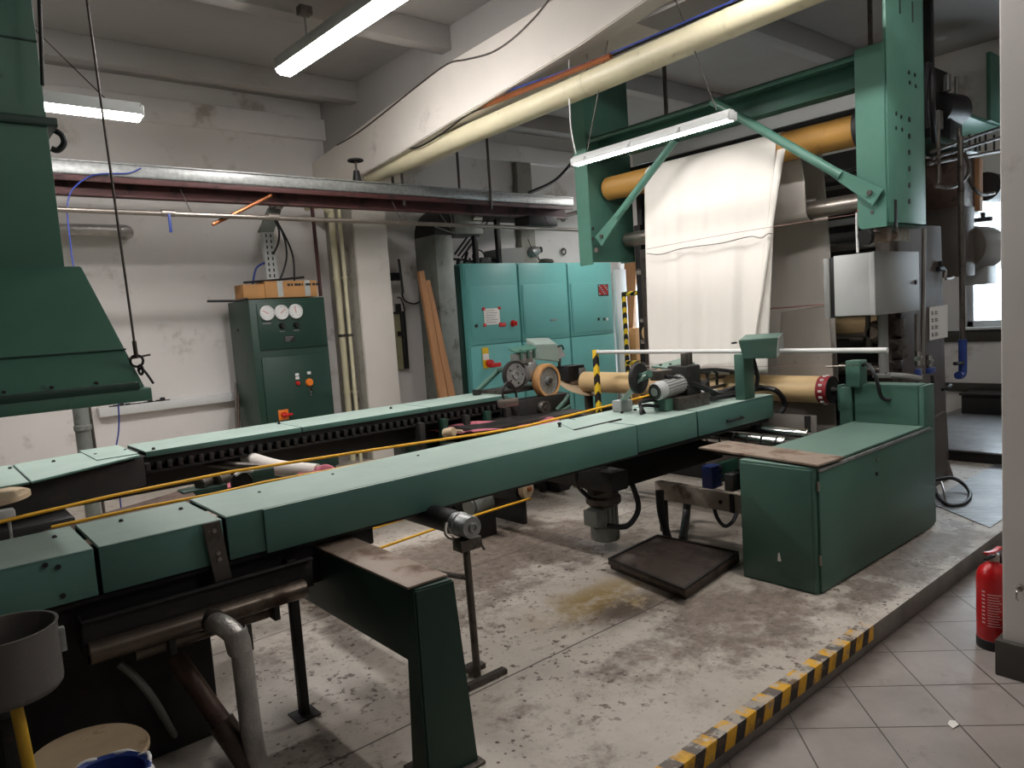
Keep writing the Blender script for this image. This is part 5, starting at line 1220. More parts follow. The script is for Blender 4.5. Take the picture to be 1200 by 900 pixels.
MB().cyl(c + V((-.22, -.1, .12)), c + V((-.22, -.1, .26)), .03, 14).cyl(c + V((.0, -.1, .1)), c + V((.0, -.1, .28)), .018, 12).out('silver_fitting', CHROME, t)
B(c + V((-.3, -.06, -.2)), c + V((-.2, .0, -.04)), .006).out('pale_filter', MGREY, t)
B(c + V((-.5, -.12, -.36)), c + V((.5, .2, -.30)), .006).out('bracket', GREEN_D, t)
B(c + V((-.02, .1, -.30)), c + V((.06, .18, 1.45)), .006).out('hanger', DARK, t)
tag(Tb([OY(1086, 150, 2.0), OY(1082, 120, 2.0), OY(1083, 92, 2.0), OY(1087, 76, 2.0), OY(1092, 90, 2.0), OY(1092, 125, 2.0), OY(1095, 165, 2.1)], .022, 10).out('black_hose', BLACK), 'black hose looping up beside the green gantry post', 'hose')
t = thing('pipe_rack', 'dark rack of thin rods in front of the cardboard boxes near the pillar', 'rack', OY(1130, 180, 2.1))
k = MB()
for (x0, y0), (x1, y1) in (((1092, 178), (1176, 148)), ((1092, 186), (1176, 160)), ((1088, 192), (1176, 176))): k.tube([OY(x0, y0, 2.1), OY(x1, y1, 2.1)], .014, 8, 0)
k.out('rod', IRON, t)
for px in (1099, 1124): a, b = OY(px, 150, 2.1), OY(px, 300 if px > 1110 else 215, 2.1); Tb([(a.x, 2.1, a.z), (a.x, 2.1, b.z)], .016, 10, 0).out('upright', IRON, t)
k = MB()
for px in (1136, 1143, 1148, 1155, 1165): a = OY(px, 165, 2.1); k.tube([a + V((0, 0, .05)), a + V((0, 0, -.08))], .008, 6, 0)
k.out('hook', DARK, t)
Tb([OY(1096, 218, 2.08), OY(1110, 220, 2.08), OY(1122, 217, 2.08), OY(1133, 207, 2.08), OY(1135, 195, 2.08), OY(1130, 180, 2.08)], .014, 8).out('cable', IRON, t)
Tb([OY(1134, 207, 2.08), OY(1142, 222, 2.08), OY(1152, 228, 2.08), OY(1165, 226, 2.08)], .014, 8).out('cable', IRON, t)
a, b = OY(1126, 178, 2.5), OY(1164, 250, 2.5)
t = thing('wooden_crate', 'brown and tan wooden box standing high above the stainless cylinder', 'box', ((a.x + b.x) / 2, 2.6, b.z))
B((a.x, 2.5, b.z), (a.x + .36, 2.95, a.z), .008).out('box_body', BROWNPL, t); B((a.x + .36, 2.46, b.z), (a.x + .46, 2.95, a.z - .03), .008).out('end_board', PLANK, t)
B((a.x - .05, 2.5, b.z - .03), (a.x + .75, 2.95, b.z), .004).out('shelf', WHITE, t)
MB().cyl((a.x + .62, 2.5, b.z + .25), (a.x + 1.0, 2.5, b.z + .25), .14, 22, bev=.02).out('black_motor', BLACK, t)
q = OY(1152, 255, 2.45); MB().cyl(q, q + V((0, 0, -.04)), .08, 18).cyl(q + V((0, 0, .05)), q, .02, 10).out('foot_pad', BLACK, t)
a, b = OY(1161, 84, 2.55), OY(1173, 145, 2.55)
t = thing('green_bracket', 'green angle bracket hanging beside the white pillar near the ceiling', 'bracket', (a.x + .2, 2.6, b.z))
MB().box((a.x, 2.55, b.z), (a.x + .5, 2.59, a.z + .2), .004).out('plate', GREEN_G, t); MB().box((a.x - .75, 2.59, b.z - .02), (a.x + .5, 3.1, b.z + .02), .004).out('ledge', GREEN_G, t); B((a.x - .7, 3.1, b.z), (a.x + .5, 3.15, 4.0), .004).out('back_plate', DARK, t)
# black floor cable coil
tag(Tb([OZ(1094, 563, .2), OZ(1115, 560, .2), OZ(1130, 568, .16), OZ(1137, 580, .13), OZ(1130, 590, .125), OZ(1112, 592, .125), OZ(1100, 583, .125), OZ(1095, 572, .15)], .014, 8).out('black_cable', BLACK), 'black cable coil on the platform at the foot of the stainless side frame', 'cable')
tag(Tb([OZ(1103, 565, .2), OZ(1106, 575, .18), OZ(1108, 588, .125)], .008, 8).out('rod', STEEL), 'short silver rod standing in the black cable coil', 'rod')

# ================================================================== fire extinguisher
q = OZ(1165, 757, 0); q.y = max(q.y, 1.075)
t = thing('fire_extinguisher', 'red fire extinguisher standing on the tiles against the white pillar', 'fire extinguisher', q)
R = .072
MB().lathe(q, (0, 0, 1), [(R * .98, .045), (R, .05), (R, .36), (R * .97, .385), (R * .8, .412), (R * .5, .43), (.024, .438), (.022, .455), (0, .455)], 40).out('cylinder', RED, t)
MB().lathe(q, (0, 0, 1), [(0, 0), (R * 1.0, 0), (R * 1.03, .006), (R * 1.03, .05), (R * .98, .052), (0, .05)], 40).out('base_ring', BLACK, t)
MB().cyl(q + V((0, 0, .45)), q + V((0, 0, .485)), .024, 16).cyl(q + V((-.04, .0, .465)), q + V((.04, 0, .465)), .012, 12).out('valve', STEEL, t)
MB().prism([q + V((-.085, .02, .50)), q + V((-.02, .006, .492)), q + V((.05, 0, .50)), q + V((.05, 0, .512)), q + V((-.02, .006, .506)), q + V((-.088, .02, .514))], (0, -.024, 0), .003).out('squeeze_lever', RED, t)
MB().prism([q + V((-.075, .02, .468)), q + V((.0, .0, .478)), q + V((.0, .0, .487)), q + V((-.078, .02, .478))], (0, -.02, 0), .002).out('carry_handle', DARK, t)
Tb([q + V((.04, 0, .465)), q + V((.085, .0, .45)), q + V((.10, .0, .36)), q + V((.095, -.02, .2)), q + V((.09, -.03, .1))], .010, 8).out('hose', BLACK, t)
# printed label facing the room
th0 = math.atan2(-q.y, -q.x)
def onshell(a, z, r): return q + V((r * math.cos(th0 + a), r * math.sin(th0 + a), z))
lb = MB().use(RED)
lb.grid(lambda u, v: onshell(-.75 + 1.6 * u, .12 + .20 * v, R + .0008), 16, 4); lb.use(mat('label_print', (224, 190, 190), .5, var=.02))
for i in range(13):
    z = .13 + i * .0135
    for a0, a1 in ((-.35, .42),): lb.grid(lambda u, v: onshell(a0 + (a1 - .08 * (i * 7 % 3) - a0) * u, z + .0035 * v, R + .0016), 8, 1)
for i in range(9): lb.grid(lambda u, v: onshell(-.70 + .20 * u, .14 + i * .02 + .008 * v, R + .0016), 3, 1)
lb.use(PAPER).grid(lambda u, v: onshell(.62 + .22 * u, .245 + .04 * v, R + .0018), 4, 1)
lb.out('printed_label', None, t)
for ch in t.children: ch.scale = (.95, .95, .9); ch.location = (ch.location.x * .95, ch.location.y * .95, ch.location.z * .9)
for k, (px, py, lab) in enumerate(((1117, 849, 'larger white paper scrap on the tiles'), (1001, 773, 'tiny white paper scrap near the hazard tape'), (925, 652, 'crumpled scrap') )[:2]):
    q = OZ(px, py, .002); a = .03 if k == 0 else .016
    tag(MB().prism([q + V((-a, -.3 * a, 0)), q + V((.1 * a, -.6 * a, .004)), q + V((a, .1 * a, 0)), q + V((.3 * a, .5 * a, .006)), q + V((-.5 * a, .45 * a, .002))], (0, 0, .002)).out('paper_scrap', PAPER), lab, 'paper')
c = OX(913, 653, 3.473)
MB().prism([c + V((-.001, -.012, -.02)), c + V((-.001, .008, -.022)), c + V((-.001, .004, .02)), c + V((-.001, -.004, .028))], (-.0015, 0, 0)).out('scuff_mark', PAPER, CONSOLE)

# ================================================================== hood over the left end
t = thing('extraction_hood', 'large green extraction hood with square duct hanging at the left', 'extraction hood', (-.2, 3.6, 1.42))
yH = 3.0
br = OY(178, 457, yH); zb = OY(178, 472, yH).z + .01
xr = br.x
bl = -1.4
MB().box((bl, yH, zb), (xr, 4.45, zb + .05), .006).out('rim', GREEN_H, t)
yT_ = 3.42; tr = OY(95, 312, yT_)
zt = tr.z; xt = tr.x
pf = OY(140, 396, 3.2)
MB().hexa([(bl, yH + .01, zb + .05), (xr - .02, yH + .01, zb + .05), (xr - .02, 4.43, zb + .05), (bl, 4.43, zb + .05)],
          [(bl, yT_, zt), (xt, yT_, zt), (xt, 4.02, zt), (bl, 4.02, zt)], .004).out('hood_skirt', GREEN_H, t)
def onskirt(v): return V((0, yH + .01 + (yT_ - yH - .01) * v, zb + .05 + (zt - zb - .05) * v))
s_ = onskirt(.30)
B((bl, s_.y - .008, s_.z - .003), (xr - .02 + (xt - xr + .02) * .3 + .003, s_.y + .006, s_.z + .003), .001).out('seam', GREEN_D, t)
B((bl, yH - .004, zb + .045), (xr - .04, yH + .03, zb + .075), .004).out('lip', GREEN_D, t)
dx = OY(75, 308, yT_ + .01).x
B((bl + .3, yT_ + .004, zt - .01), (dx, 4.0, 4.09), .004).out('duct', GREEN_H, t)
z = OY(62, 143, yT_).z
B((bl + .28, yT_ - .012, z - .02), (OY(63, 143, yT_).x + .012, 4.02, z + .015), .004).out('duct_flange', GREEN_D, t)
z = OY(45, 48, yT_).z
B((bl + .3, yT_ - .002, z - .006), (dx, yT_ + .01, z + .002), .002).out('duct_joint', GREEN_D, t)
for i in range(4): q = V((.12 + i * .14, yH + .0, zb + .085)); Cy(q + V((0, -.004, 0)), q + V((0, .02, 0)), .006, 8).out('rivet', DARK, t)
Tb([OY(62, 152, 3.5), OY(72, 158, 3.5), OY(75, 168, 3.5), OY(68, 176, 3.5), OY(60, 174, 3.5)], .012, 8).out('cable_loop', BLACK, t)
ca, cb = OY(160, 420, 3.06), OY(101, -6, 3.06)
t = thing('suspension_wire', 'thin steel wire with a turnbuckle holding the corner of the green hood', 'wire', ca)
Tb([ca, cb + (cb - ca) * .6], .0045, 8, 0).out('wire', IRON, t)
Tb([ca, ca + (cb - ca) * .05], .008, 8, 0).out('turnbuckle', IRON, t)
MB().torus(ca + V((0, 0, -.01)), (.3, 1, 0), .022, .005, 16, 8).torus(ca + V((.01, 0, -.045)), (1, .2, 0), .018, .005, 16, 8).out('shackle', DARK, t)
Tb([ca + V((.0, 0, -.05)), (ca.x + .015, 3.05, zb + .12), (ca.x + .045, 3.04, zb + .06)], .005, 6).out('eye_bolt', DARK, t)
Tb([ca + V((-.03, 0, .0)), ca + V((.05, 0, .01))], .004, 6, 0).out('tie_wire', IRON, t)
a, b = OY(46, -4, 3.3), OY(50, 100, 3.3)
tag(Tb([a + (a - b) * .5, b], .007, 8, 0).out('hanger_rod', DARK), 'thin dark hanger rod right behind the edge of the hood duct', 'rod')
# galvanised downpipe under hood and thin blue cable
a, b = OY(93, 440, 6.4), OY(104, 530, 6.4)
t = thing('downpipe', 'dull green-grey downpipe standing behind the far rail under the hood corner', 'pipe', (b.x, 6.4, PZ))
Tb([(b.x - .02, 6.4, PZ), (b.x - .02, 6.4, 1.75)], .055, 18, 0).out('pipe', GALV_D, t); Tb([(b.x + .06, 6.42, PZ), (b.x + .04, 6.42, 1.5)], .012, 8, 0).out('side_rod', IRON, t)
MB().lathe((b.x - .02, 6.4, 1.0), (0, 0, 1), [(.056, 0), (.062, .004), (.062, .04), (.056, .044)], 18).out('joint', GALV_D, t)
tag(Tb([OY(165, 197, 6.49), OY(150, 203, 6.48), OY(110, 205, 6.48), OY(85, 222, 6.45), OY(79, 245, 6.42), OY(82, 280, 6.42), OY(88, 320, 6.42), OY(112, 400, 6.2), OY(135, 460, 6.0), OY(139, 480, 6.0), OY(139, 505, 6.0), OY(136, 525, 6.0), OY(136, 545, 6.0), (OY(136, 545, 6.0).x, 6.0, PZ)], .0055, 8).out('blue_cable', BLUEC), 'thin blue cable drooping from the tray behind the hood down to the far rail', 'cable')

# ================================================================== dark green cabinet
yC = 7.3
fl, fr = OY(291, 352, yC), OY(379.5, 347.5, yC)
x0, x1, zt = fl.x, fr.x, (fl.z + fr.z) / 2
t = thing('pneumatic_cabinet', 'dark green control cabinet with three round gauges by the back wall', 'control cabinet', ((x0 + x1) / 2, yC + .3, PZ))
B((x0, yC, PZ + .05), (x1, 7.9, zt), .006).out('body', GREEN_D, t); B((x0 + .03, yC + .03, PZ), (x1 - .03, 7.88, PZ + .05), .003).out('plinth', DARK, t)
def cz(px, py): return OY(px, py, yC)
pA, pB = cz(300, 357), cz(379, 405)
xa = x0 + .07
up = B((xa, yC - .016, cz(340, 408).z), (x1 - .02, yC, zt - .04), .005).out('upper_panel', GREEN_D, t)
B((xa, yC - .016, PZ + .10), (x1 - .02, yC, cz(340, 417).z), .005).out('lower_door', GREEN_D, t)
for i, (px, py) in enumerate(((311.5, 367), (328.5, 366), (345, 365))):
    c = cz(px, py); g = MB().lathe(c + V((0, -.016, 0)), (0, -1, 0), [(0, 0), (.072, 0), (.076, .008), (.076, .026), (.068, .03), (.066, .022), (0, .022)], 32).out('pressure_gauge', WHITE, t)
    f = MB().use(PRINT)
    for k in range(9): a = math.radians(225 - k * 33.75); d = V((math.cos(a), 0, math.sin(a))); f.tube([c + V((0, -.0385, 0)) + d * .046, c + V((0, -.0385, 0)) + d * .058], .002, 4, 0)
    a = math.radians((150, 40, 100)[i]); d = V((math.cos(a), 0, math.sin(a))); f.use(REDP).tube([c + V((0, -.040, 0)) - d * .015, c + V((0, -.040, 0)) + d * .05], .0028, 6, 0)
    f.out('dial_marks', None, g)
for px, py in ((329.5, 382), (346, 381)):
    c = cz(px, py); MB().lathe(c + V((0, -.016, 0)), (0, -1, 0), [(0, 0), (.03, 0), (.034, .004), (.03, .02), (.022, .05), (0, .05)], 20).out('regulator_knob', BLACK, t)
    B(c + V((-.03, -.019, -.062)), c + V((.03, -.015, -.05)), .001).out('small_tag', PRINT, t)
c = cz(312, 379); B(c + V((-.045, -.019, -.008)), c + V((.045, -.015, .006)), .001).out('small_tag', PRINT, t)
c = cz(338.5, 397); k = MB().use(DKPRINT).box(c + V((-.06, -.02, -.035)), c + V((.06, -.015, .035)), .003); k.use(PRINT)
for i in range(3): k.box(c + V((-.045, -.0225, .014 - i * .02)), c + V((.04 - .02 * i, -.0195, .022 - i * .02)), 0)
k.out('nameplate', None, t)
for px, py, m_ in ((347, 439, WHITE), (347.5, 443, WHITE), (361, 437, WHITE)): c = cz(px, py); B(c + V((-.02, -.03, -.015)), c + V((.02, -.015, .015)), .004).out('button', m_, t)
for px, py, m_, r in ((348, 449, REDP, .022), (361.5, 448, ORANGEP, .042)): c = cz(px, py); MB().lathe(c + V((0, -.016, 0)), (0, -1, 0), [(0, 0), (r, 0), (r, .012), (r * .8, .03), (0, .034)], 22).out('lamp_button' if r < .03 else 'emergency_stop', m_, t)
c = cz(363, 455); MB().torus(c + V((0, -.03, -.01)), (0, 1, .2), .02, .004, 16, 6).box(c + V((-.012, -.034, -.075)), c + V((.006, -.028, -.03)), .002).out('hanging_keys', CHROME, t)
c = cz(331.5, 486); B(c + V((-.055, -.022, -.055)), c + V((.055, -.014, .055)), .005).out('switch_plate', ORANGEP, t)
MB().cyl(c + V((0, -.02, 0)), c + V((0, -.05, 0)), .03, 18).box(c + V((-.03, -.065, -.014)), c + V((.085, -.045, .012)), .006).out('rotary_switch', REDP, t)
c = OX(279, 387, x0); Cy(c + V((-.006, 0, 0)), c, .016, 12).out('side_plug', BLACK, t)
# cardboard box and thin black rods on top
a, b = cz(284, 351), cz(374, 347)
t = thing('cardboard_box', 'long flat brown cardboard box on top of the dark green cabinet', 'box', ((a.x + b.x) / 2, 7.5, zt))
B((x0 - .02, 7.36, zt + .012), (x0 + .28, 7.6, zt + .16), .004).out('inner_end', CARD, t)
B((x0 + .20, 7.34, zt + .012), (x1 - .05, 7.6, zt + .185), .004).out('carton', CARD, t)
for x in (x0 + .36, x1 - .16): B((x - .03, 7.337, zt + .02), (x + .03, 7.342, zt + .186), .001).out('tape', LGREY, t)
k = MB()
for i, w in enumerate((.03, .02, .035, .03, .012, .04, .02, .03, .03)): k.box((x0 + .44 + i * .04, 7.336, zt + .13), (x0 + .44 + i * .04 + w, 7.341, zt + .155), 0)
tag(k.out('printed_marks', DKPRINT, t), kind=None)
Tb([(x0 + .0, 7.38, zt + .178), (x0 + .35, 7.40, zt + .20), (x1 - .15, 7.42, zt + .225)], .011, 8, 0).out('black_rod', BLACK, t)
tag(Tb([OY(243, 353, 7.34), OY(278, 352.5, 7.34), OY(290, 350, 7.34)], .012, 8, 0).out('black_rod', BLACK), 'thin black rod sticking out left from the top of the dark green cabinet', 'rod')
t = thing('folded_rag', 'small red rag at the foot of the perforated cable duct on the cardboard box', 'rag', OY(315, 332, 7.5))
c = OY(316, 330, 7.48); MB().lathe(c + V((0, 0, -.05)), (.1, 0, 1), [(0, 0), (.07, .0), (.09, .02), (.06, .05), (.03, .06), (0, .065)], 14).out('cloth', PINK if False else REDP, t)
for i, (pts, lab) in enumerate((([(322, 258), (327, 270), (326, 285), (320, 298)], 'short dark cable curving beside the perforated duct'), ([(324, 258), (333, 278), (336, 300), (332, 318), (326, 332)], 'blue-black cable bowing right of the perforated duct'), ([(325, 260), (338, 285), (344, 305), (345, 333)], 'outermost blue-black cable right of the perforated duct'), ([(310, 308), (300, 315), (296, 335)], 'short blue cable left of the perforated duct'))):
    tag(Tb([OY(x, y, 7.5 + .01 * i) for x, y in pts], .011, 8).out('control_cable', BLUEC if i == 3 else BLACK), lab, 'cable')
# bits beside the cabinet on the floor
t = thing('leaning_rod', 'two thin rods leaning on the wall left of the dark green cabinet', 'rod', OY(275, 505, 7.7))
for d in (0, 3): Tb([OY(276 + d, 448 + d, 7.9), OY(277 + d, 503, 7.75)], .012, 8, 0).out('rod', BROWNPL if d else IRON, t)
for d in (0, 3): q = OY(277 + d, 503, 7.75); Tb([q, (q.x + .02, 7.7, PZ)], .012, 8, 0).out('rod', BROWNPL if d else IRON, t)

# ================================================================== teal cabinets
yE = 7.4
gx = [OY(543, 310, yE).x, OY(608, 340, yE).x, OY(665.5, 340, yE).x, OY(718, 340, yE).x]
ze = OY(630, 308, yE).z
labs = ['left teal electrical cabinet carrying a white notice and a red main switch', 'middle teal electrical cabinet without any notice', 'right teal electrical cabinet carrying a small red and grey plate']
for i in range(3):
    a, b = gx[i], gx[i + 1]
    t = thing('electrical_cabinet', labs[i], 'electrical cabinet', ((a + b) / 2, yE + .3, PZ), 'teal electrical cabinets')
    B((a + .004, yE + .02, PZ + .08), (b - .004, yE + .58, ze), .005).out('body', TEAL, t); B((a + .02, yE + .04, PZ), (b - .02, yE + .56, PZ + .08), .003).out('plinth', DARK, t)
    zm = OY(580, 403, yE).z if i == 0 else OY(640, 398, yE).z
    B((a + .016, yE, zm + .006), (b - .016, yE + .02, ze - .02), .005).out('upper_door', TEAL, t)
    B((a + .016, yE, PZ + .11), (b - .016, yE + .02, zm - .006), .005).out('lower_door', TEAL, t)
    zp = OY(580, 335, yE).z
    B((a + .07, yE - .006, zm + .05), (b - .04, yE, zp), .004).out('raised_panel', TEAL, t)
    B((a + .045, yE - .012, zm + .1), (a + .06, yE, zp), .003).out('hinge_strip', TEAL, t)
    def ey(px, py): return OY(px, py, yE)
    if i == 0:
        B((a - .09, yE + .08, PZ), (a - .002, yE + .56, ze - .02), .004).out('side_cover', GREEN_D, t)
        c = ey(576, 371); n_ = MB().use(PAPER).box(c + V((-.13, -.012, -.105)), c + V((.13, -.006, .105)), .001); n_.use(PRINT)
        for k in range(6): n_.box(c + V((-.10, -.014, .075 - k * .03)), c + V((.05 + .02 * (k * 5 % 3), -.0115, .081 - k * .03)), 0)
        nt = n_.out('paper_notice', None, t)
        for sx in (-1, 1):
            for sz in (-1, 1): B(c + V((sx * .13 - .022, -.016, sz * .105 - .02)), c + V((sx * .13 + .022, -.011, sz * .105 + .02)), .001).out('red_tape', REDP, nt)
        c = ey(588, 381); B(c + V((-.05, -.014, -.02)), c + V((.06, -.006, .03)), .002).out('red_tag', REDP, t)
        c = ey(557.5, 382); Cy(c + V((0, -.02, 0)), c, .022, 14).out('door_lock', BLACK, t)
        c = ey(601, 379); MB().cyl(c + V((0, -.012, 0)), c, .045, 20).use(REDP).cyl(c + V((0, -.05, 0)), c + V((0, -.012, 0)), .028, 16).box(c + V((-.008, -.06, -.03)), c + V((.03, -.045, .03)), .004).out('rotary_knob', ORANGEP, t)
        c = ey(569, 419); MB().use(YEL).box(c + V((-.055, -.012, -.14)), c + V((.05, -.006, .13)), .003).use(PAPER).box(c + V((-.05, -.014, -.03)), c + V((.045, -.011, .05)), .001).out('switch_plate', YEL, t)
        c = ey(572, 424); MB().cyl(c + V((0, -.06, -.02)), c + V((0, -.01, -.02)), .05, 18).box(c + V((-.03, -.09, -.075)), c + V((.15, -.06, -.02)), .01).out('main_switch', REDP, t)
    if i == 1:
        c = ey(648, 375); B(c + V((-.06, -.012, -.014)), c + V((.06, -.006, .014)), .002).out('maker_plate', GALV, t)
    if i == 2:
        c = ey(706.5, 340); k = MB().use(DKPRINT).box(c + V((-.11, -.012, -.085)), c + V((.11, -.006, .085)), .003)
        for r_ in range(5):
            for q_ in range(7): k.use(REDP if (r_ * 3 + q_ * 5) % 4 else LGREY).box(c + V((-.098 + q_ * .028, -.0145, .055 - r_ * .03)), c + V((-.076 + q_ * .028, -.0115, .075 - r_ * .03)), 0)
        k.out('warning_plate', None, t)
        for px, m_ in ((701, BLACK), (707.5, BLACK), (711, PAPER)): c = ey(px, 374); B(c + V((-.018, -.016, -.02)), c + V((.018, -.006, .02)), .004).out('indicator', m_, t)
# clutter on top of the teal cabinets
def clutter(name, label, cat, px, py, build):
    q = OY(px, 307, 7.6); q.z = ze; t = thing(name, label, cat, q); build(q, t)
clutter('cable_tangle', 'tangle of black cables on top of the left teal cabinet', 'cables', 565, 305, lambda q, t: (Tb([q + V((-.5 + k * .05, .05 * math.sin(k * 2.1), .03 + .05 * abs(math.sin(k * 1.3)))) for k in range(16)], .014, 8).out('cable', BLACK, t), Tb([q + V((-.05 + .10 * math.cos(a), .0, .10 + .09 * math.sin(a))) for a in [k * .5 for k in range(-1, 8)]], .01, 8).out('cable', BLACK, t), B(q + V((-.06, -.05, 0)), q + V((.12, .1, .09)), .01).out('socket_block', DARK, t), MB().tube([q + V((-.30, 0, .0)), q + V((-.26, 0, .10)), q + V((-.22, .02, .16))], .02, 8).tube([q + V((-.4, 0, .0)), q + V((-.38, 0, .08))], .025, 8).out('plug', BLACK, t)))
clutter('grey_metal_box', 'flat grey metal box on top of the left teal cabinet', 'box', 597, 300, lambda q, t: (MB().hexa([q + V((-.2, -.08, 0)), q + V((.2, -.08, 0)), q + V((.2, .25, 0)), q + V((-.2, .25, 0))], [q + V((-.22, -.1, .2)), q + V((.22, -.1, .22)), q + V((.22, .27, .22)), q + V((-.22, .27, .2))], .004).out('tray', MGREY, t), B(q + V((-.18, -.06, .0)), q + V((.15, .2, .04)), .004).out('base', CARD, t)))
clutter('wire_coil', 'small coil of wire on top of the middle teal cabinet', 'wire', 640, 305, lambda q, t: (MB().torus(q + V((0, 0, .03)), (0, 0, 1), .1, .014).torus(q + V((.02, .02, .055)), (.1, 0, 1), .09, .012).out('coil', IRON, t), Tb([q + V((-.1, 0, .03)), q + V((-.22, 0, .15)), q + V((-.32, 0, .35))], .006, 6).out('loose_end', IRON, t)))
t = thing('wall_camera', 'pale wall lamp with a black end on a thin rod above the middle teal cabinet', 'wall lamp', OY(629, 298, 8.0))
c = OY(624, 295, 8.0); MB().lathe(c + V((-.10, 0, -.02)), (1, -.2, .2), [(0, 0), (.03, .0), (.075, .05), (.08, .13), (.05, .2), (0, .2)], 22).out('shade', GALV, t); Cy(c + V((.08, 0, .02)), c + V((.16, -.02, .03)), .045, 16).out('black_end', BLACK, t)
Tb([c + V((.04, .02, .05)), c + V((.03, .03, .9))], .01, 8, 0).out('rod', IRON, t); Tb([c + V((.12, .05, 0)), c + V((.17, .05, -.1)), c + V((.24, .0, -.3))], .008, 6).out('lead', IRON, t); B(c + V((-.02, .03, .0)), c + V((.08, .1, .08)), .006).out('wall_plate', LGREY, t)
for px, py in ((659, 295), (658, 256)):
    c = OY(px, py, 8.08); tag(MB().torus(c + V((0, -.03, 0)), (0, 1, 0), .045, .012, 18, 8).cyl(c + V((0, .03, 0)), c + V((0, -.03, .03)), .01, 8).out('wall_eyelet', IRON), 'iron ring hook on the back wall %s' % ('just above the right teal cabinet' if py > 270 else 'high under the tray end'), 'hook')
# black supports between cabinets and tray
for px0, py0, px1, py1, lab in ((553, 250, 558, 305, 'left black post from the teal cabinet up to the cable tray'), (580, 250, 585, 305, 'right black post from the teal cabinet up to the cable tray')):
    a, b = OY(px0, py0, 7.55), OY(px1, py1, 7.55)
    tag(B((b.x - .03, 7.52, ze), (b.x + .03, 7.58, 3.1), .004).out('support_post', DARK), lab, 'post')
for k in range(3): tag(Tb([OY(533 + 4 * k, 298 + 2 * k, 7.7), OY(556 + 6 * k, 266, 7.7), OY(566 + 6 * k, 250, 7.7)], .012, 6, 0).out('slanting_cable', BLACK), ['lowest', 'middle', 'upper'][k] + ' of three dark cables slanting up beside the grey duct', 'cable', 'slanting cables beside the grey duct')
a = OY(610, 260, 8.05); b = OY(626, 300, 8.05)
struct(B((a.x - .05, 8.0, 2.2), (b.x + .0, 8.1, 3.86), .006), 'trim_13', CONC)
a, b = OY(700, 243, 7.3), OY(626, 262, 7.3)
tag(Tb([a, b], .03, 10, 0).out('slanting_bar', IRON), 'grey bar slanting from the tray end bracket to the left', 'bar')
# grey ventilation duct
a, b = OY(511, 300, yE), OY(541, 300, yE)
t = thing('ventilation_duct', 'dull galvanised rectangular duct with ribbed elbow left of the teal cabinets', 'duct', ((a.x + b.x) / 2, yE + .2, PZ))
xd0, xd1 = a.x, OY(531, 300, yE).x
zel = OY(515, 275, yE).z
B((xd0, yE, PZ), (xd1, yE + .45, zel), .004).out('upright', GALV_D, t)
k = MB()
prof = []
for i in range(7):
    a_ = math.radians(15 * i); prof.append((xd1 + .06 - (xd1 + .06 - xd0) * math.cos(a_), zel + .40 * math.sin(a_) * .9))
poly = [(x, yE, z) for x, z in prof] + [(xd1 + .06, yE, zel)]
k.prism(poly, (0, .45, 0), .002); k.out('elbow', DARK, t)
for i in (1, 3, 5): x, z = prof[i]; k = Tb([(x, yE - .006, z), (xd1 + .04, yE - .006, zel + .02)], .008, 6, 0).out('elbow_rib', GALV, t)
ztop = zel + .36
B((xd1 + .05, yE, zel + .02), (OY(565, 252, yE).x, yE + .45, ztop), .01).out('horizontal_run', GALV_D, t)
MB().cyl((OY(552, 252, yE).x, yE - .005, ztop - .12), (OY(562, 252, yE).x, yE - .005, ztop - .12), .06, 20).out('bright_collar', CHROME, t)
B((OY(562, 252, yE).x, yE - .1, ztop - .12), (OY(640, 250, yE).x, yE + .4, ztop - .05), .01).out('dark_flat_run', DARK, t)
# planks
gp = 'bare planks leaning beside the grey duct'
def plank(a0, a1, b0, b1, lab):
    t0, t1 = OY(*a0, 7.33), OY(*a1, 7.33); z0 = PZ
    f0, f1 = OY(*b0, 7.18), OY(*b1, 7.18)
    dz = (f0.z - PZ) / (t0.z - f0.z); g0 = f0 - (t0 - f0) * dz; g1 = f1 - (t1 - f1) * dz
    g0.z = g1.z = PZ
    tag(MB().hexa([g0, g1, g1 + V((0, .05, 0)), g0 + V((0, .05, 0))], [t0, t1, t1 + V((0, .05, 0)), t0 + V((0, .05, 0))], .003).out('plank', PLANK), lab, 'plank', gp)
plank((491, 318), (497, 317), (515, 460), (524, 460), 'taller of two bare planks leaning on the wall beside the grey duct')
plank((499, 329), (504, 328), (525, 460), (533, 460), 'shorter of two bare planks leaning on the wall beside the grey duct')
# wall panel seen edge-on, hatch below
c = OX(466, 322, OY(466, 322, 7.95).x)
t = thing('wall_panel', 'black flat panel on a bracket sticking out from the wall right of the white column', 'wall panel', c)
a, b = OY(467, 305, 7.8), OY(472, 343, 7.8)
MB().hexa([(b.x - .115, 7.64, b.z), (b.x - .09, 7.62, b.z), (b.x + .11, 7.94, b.z), (b.x + .085, 7.96, b.z)], [(a.x - .115, 7.64, a.z), (a.x - .09, 7.62, a.z), (a.x + .11, 7.94, a.z), (a.x + .085, 7.96, a.z)], .005).out('panel', BLACK, t)
Cy((a.x - .13, 7.8, (a.z + b.z) / 2), (a.x, 7.8, (a.z + b.z) / 2), .05, 16).out('bracket_joint', BLACK, t); Tb([(a.x - .13, 7.8, (a.z + b.z) / 2), (a.x - .13, 8.1, (a.z + b.z) / 2)], .02, 8, 0).out('bracket_arm', BLACK, t)
Tb([OY(471, 343, 7.85), OY(474, 352, 7.95), OY(486, 356, 8.05), OY(497, 350, 8.08)], .01, 8).out('cable', BLACK, t)
a, b = OY(464, 368, 8.0), OY(478, 432, 8.0)
t = thing('wall_hatch', 'narrow glazed hatch with a dark frame in the wall right of the white column', 'hatch', ((a.x + b.x) / 2, 8.05, b.z))
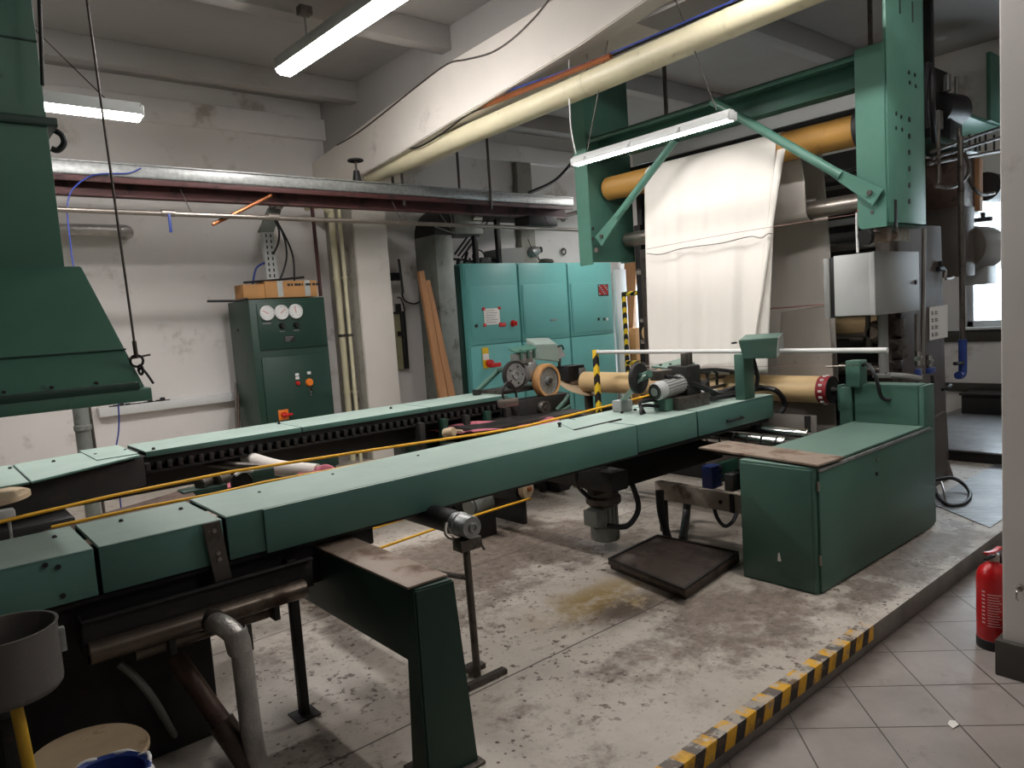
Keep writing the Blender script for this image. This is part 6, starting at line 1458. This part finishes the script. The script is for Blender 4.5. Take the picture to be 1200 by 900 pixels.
B((a.x - .06, 8.03, b.z), (OY(472.5, 400, 8.0).x, 8.1, a.z), .004).out('pane', mat('dusty_wired_glass', (156, 152, 120), .4, var=.14, scale=9), t)
B((OY(472.5, 400, 8.0).x, 8.0, b.z), (OY(477.5, 400, 8.0).x, 8.1, a.z + .01), .006).out('dark_stile', DARK, t); B((a.x - .06, 8.0, a.z), (OY(477.5, 400, 8.0).x, 8.1, a.z + .03), .006).out('dark_head', DARK, t)
B((b.x - .1, 7.98, a.z - .28), (b.x - .04, 8.02, a.z - .22), .004).out('catch', DARK, t)
q = OY(466, 356, 8.05); MB().box(q + V((-.02, 0, -.12)), q + V((.05, .04, .0)), .008).tube([q + V((0, 0, .08)), q + V((.06, 0, .06)), q + V((.1, 0, -.1))], .008, 6).out('catch', DARK, t)

# ================================================================== far right corner of the back wall
a, b = OY(718.5, 316, 7.7), OY(732, 404, 7.7)
tag(B((a.x, 7.66, PZ), (OY(731, 316, 7.7).x, 7.72, a.z), .006).out('white_board', WHITE), 'tall white board standing right of the teal cabinets', 'board')
t = thing('brown_boards', 'bundle of tall brown boards leaning right of the white board', 'boards', OX(738, 430, 9.2))
for k, px in enumerate((734, 738, 742)):
    a = OX(px, 312, 9.3)
    MB().hexa([(9.0 - .02 * k, a.y - .04, PZ), (9.04 - .02 * k, a.y - .04, PZ), (9.04 - .02 * k, a.y + .07, PZ), (9.0 - .02 * k, a.y + .07, PZ)], [(9.34, a.y - .04, a.z + .1), (9.38, a.y - .04, a.z + .1), (9.38, a.y + .07, a.z + .1), (9.34, a.y + .07, a.z + .1)], .003).out('board', PLANK, t)
B((9.0, OX(745, 400, 9.0).y, PZ), (9.2, OX(726, 400, 9.0).y, OX(735, 385, 9.0).z), .006).out('stacked_slats', CARD, t)
x = 8.4
t = thing('striped_barrier', 'black and yellow striped tube barrier in the far doorway right of the teal cabinets', 'barrier', OX(755, 420, x))
a, b, c = OX(731, 345, x), OX(750, 343, x), OX(757, 425, x)
Cy((x, a.y, b.z), (x, b.y, b.z), .035, 14).out('top_tube', HAZ, t); Cy((x, b.y, b.z + .03), (x, b.y, PZ), .035, 14).out('upright', HAZ, t); Cy((x, a.y, b.z + .03), (x, a.y, PZ), .035, 14).out('upright', HAZ, t)
z = OX(735, 425, x).z; Cy((x, a.y, z), (x, b.y, z), .035, 14).out('lower_tube', HAZ, t)

# ================================================================== light of the place
wd = bpy.data.worlds.new('sky'); scene.world = wd; wd.use_nodes = True
bg = wd.node_tree.nodes['Background']; bg.inputs['Color'].default_value = (.80, .92, 1, 1); bg.inputs['Strength'].default_value = 5.0
scene.view_settings.view_transform = 'Standard'; scene.view_settings.look = 'None'; scene.view_settings.gamma = 1.0
scene.view_settings.use_curve_mapping = False
scene.view_settings.exposure = 0.66
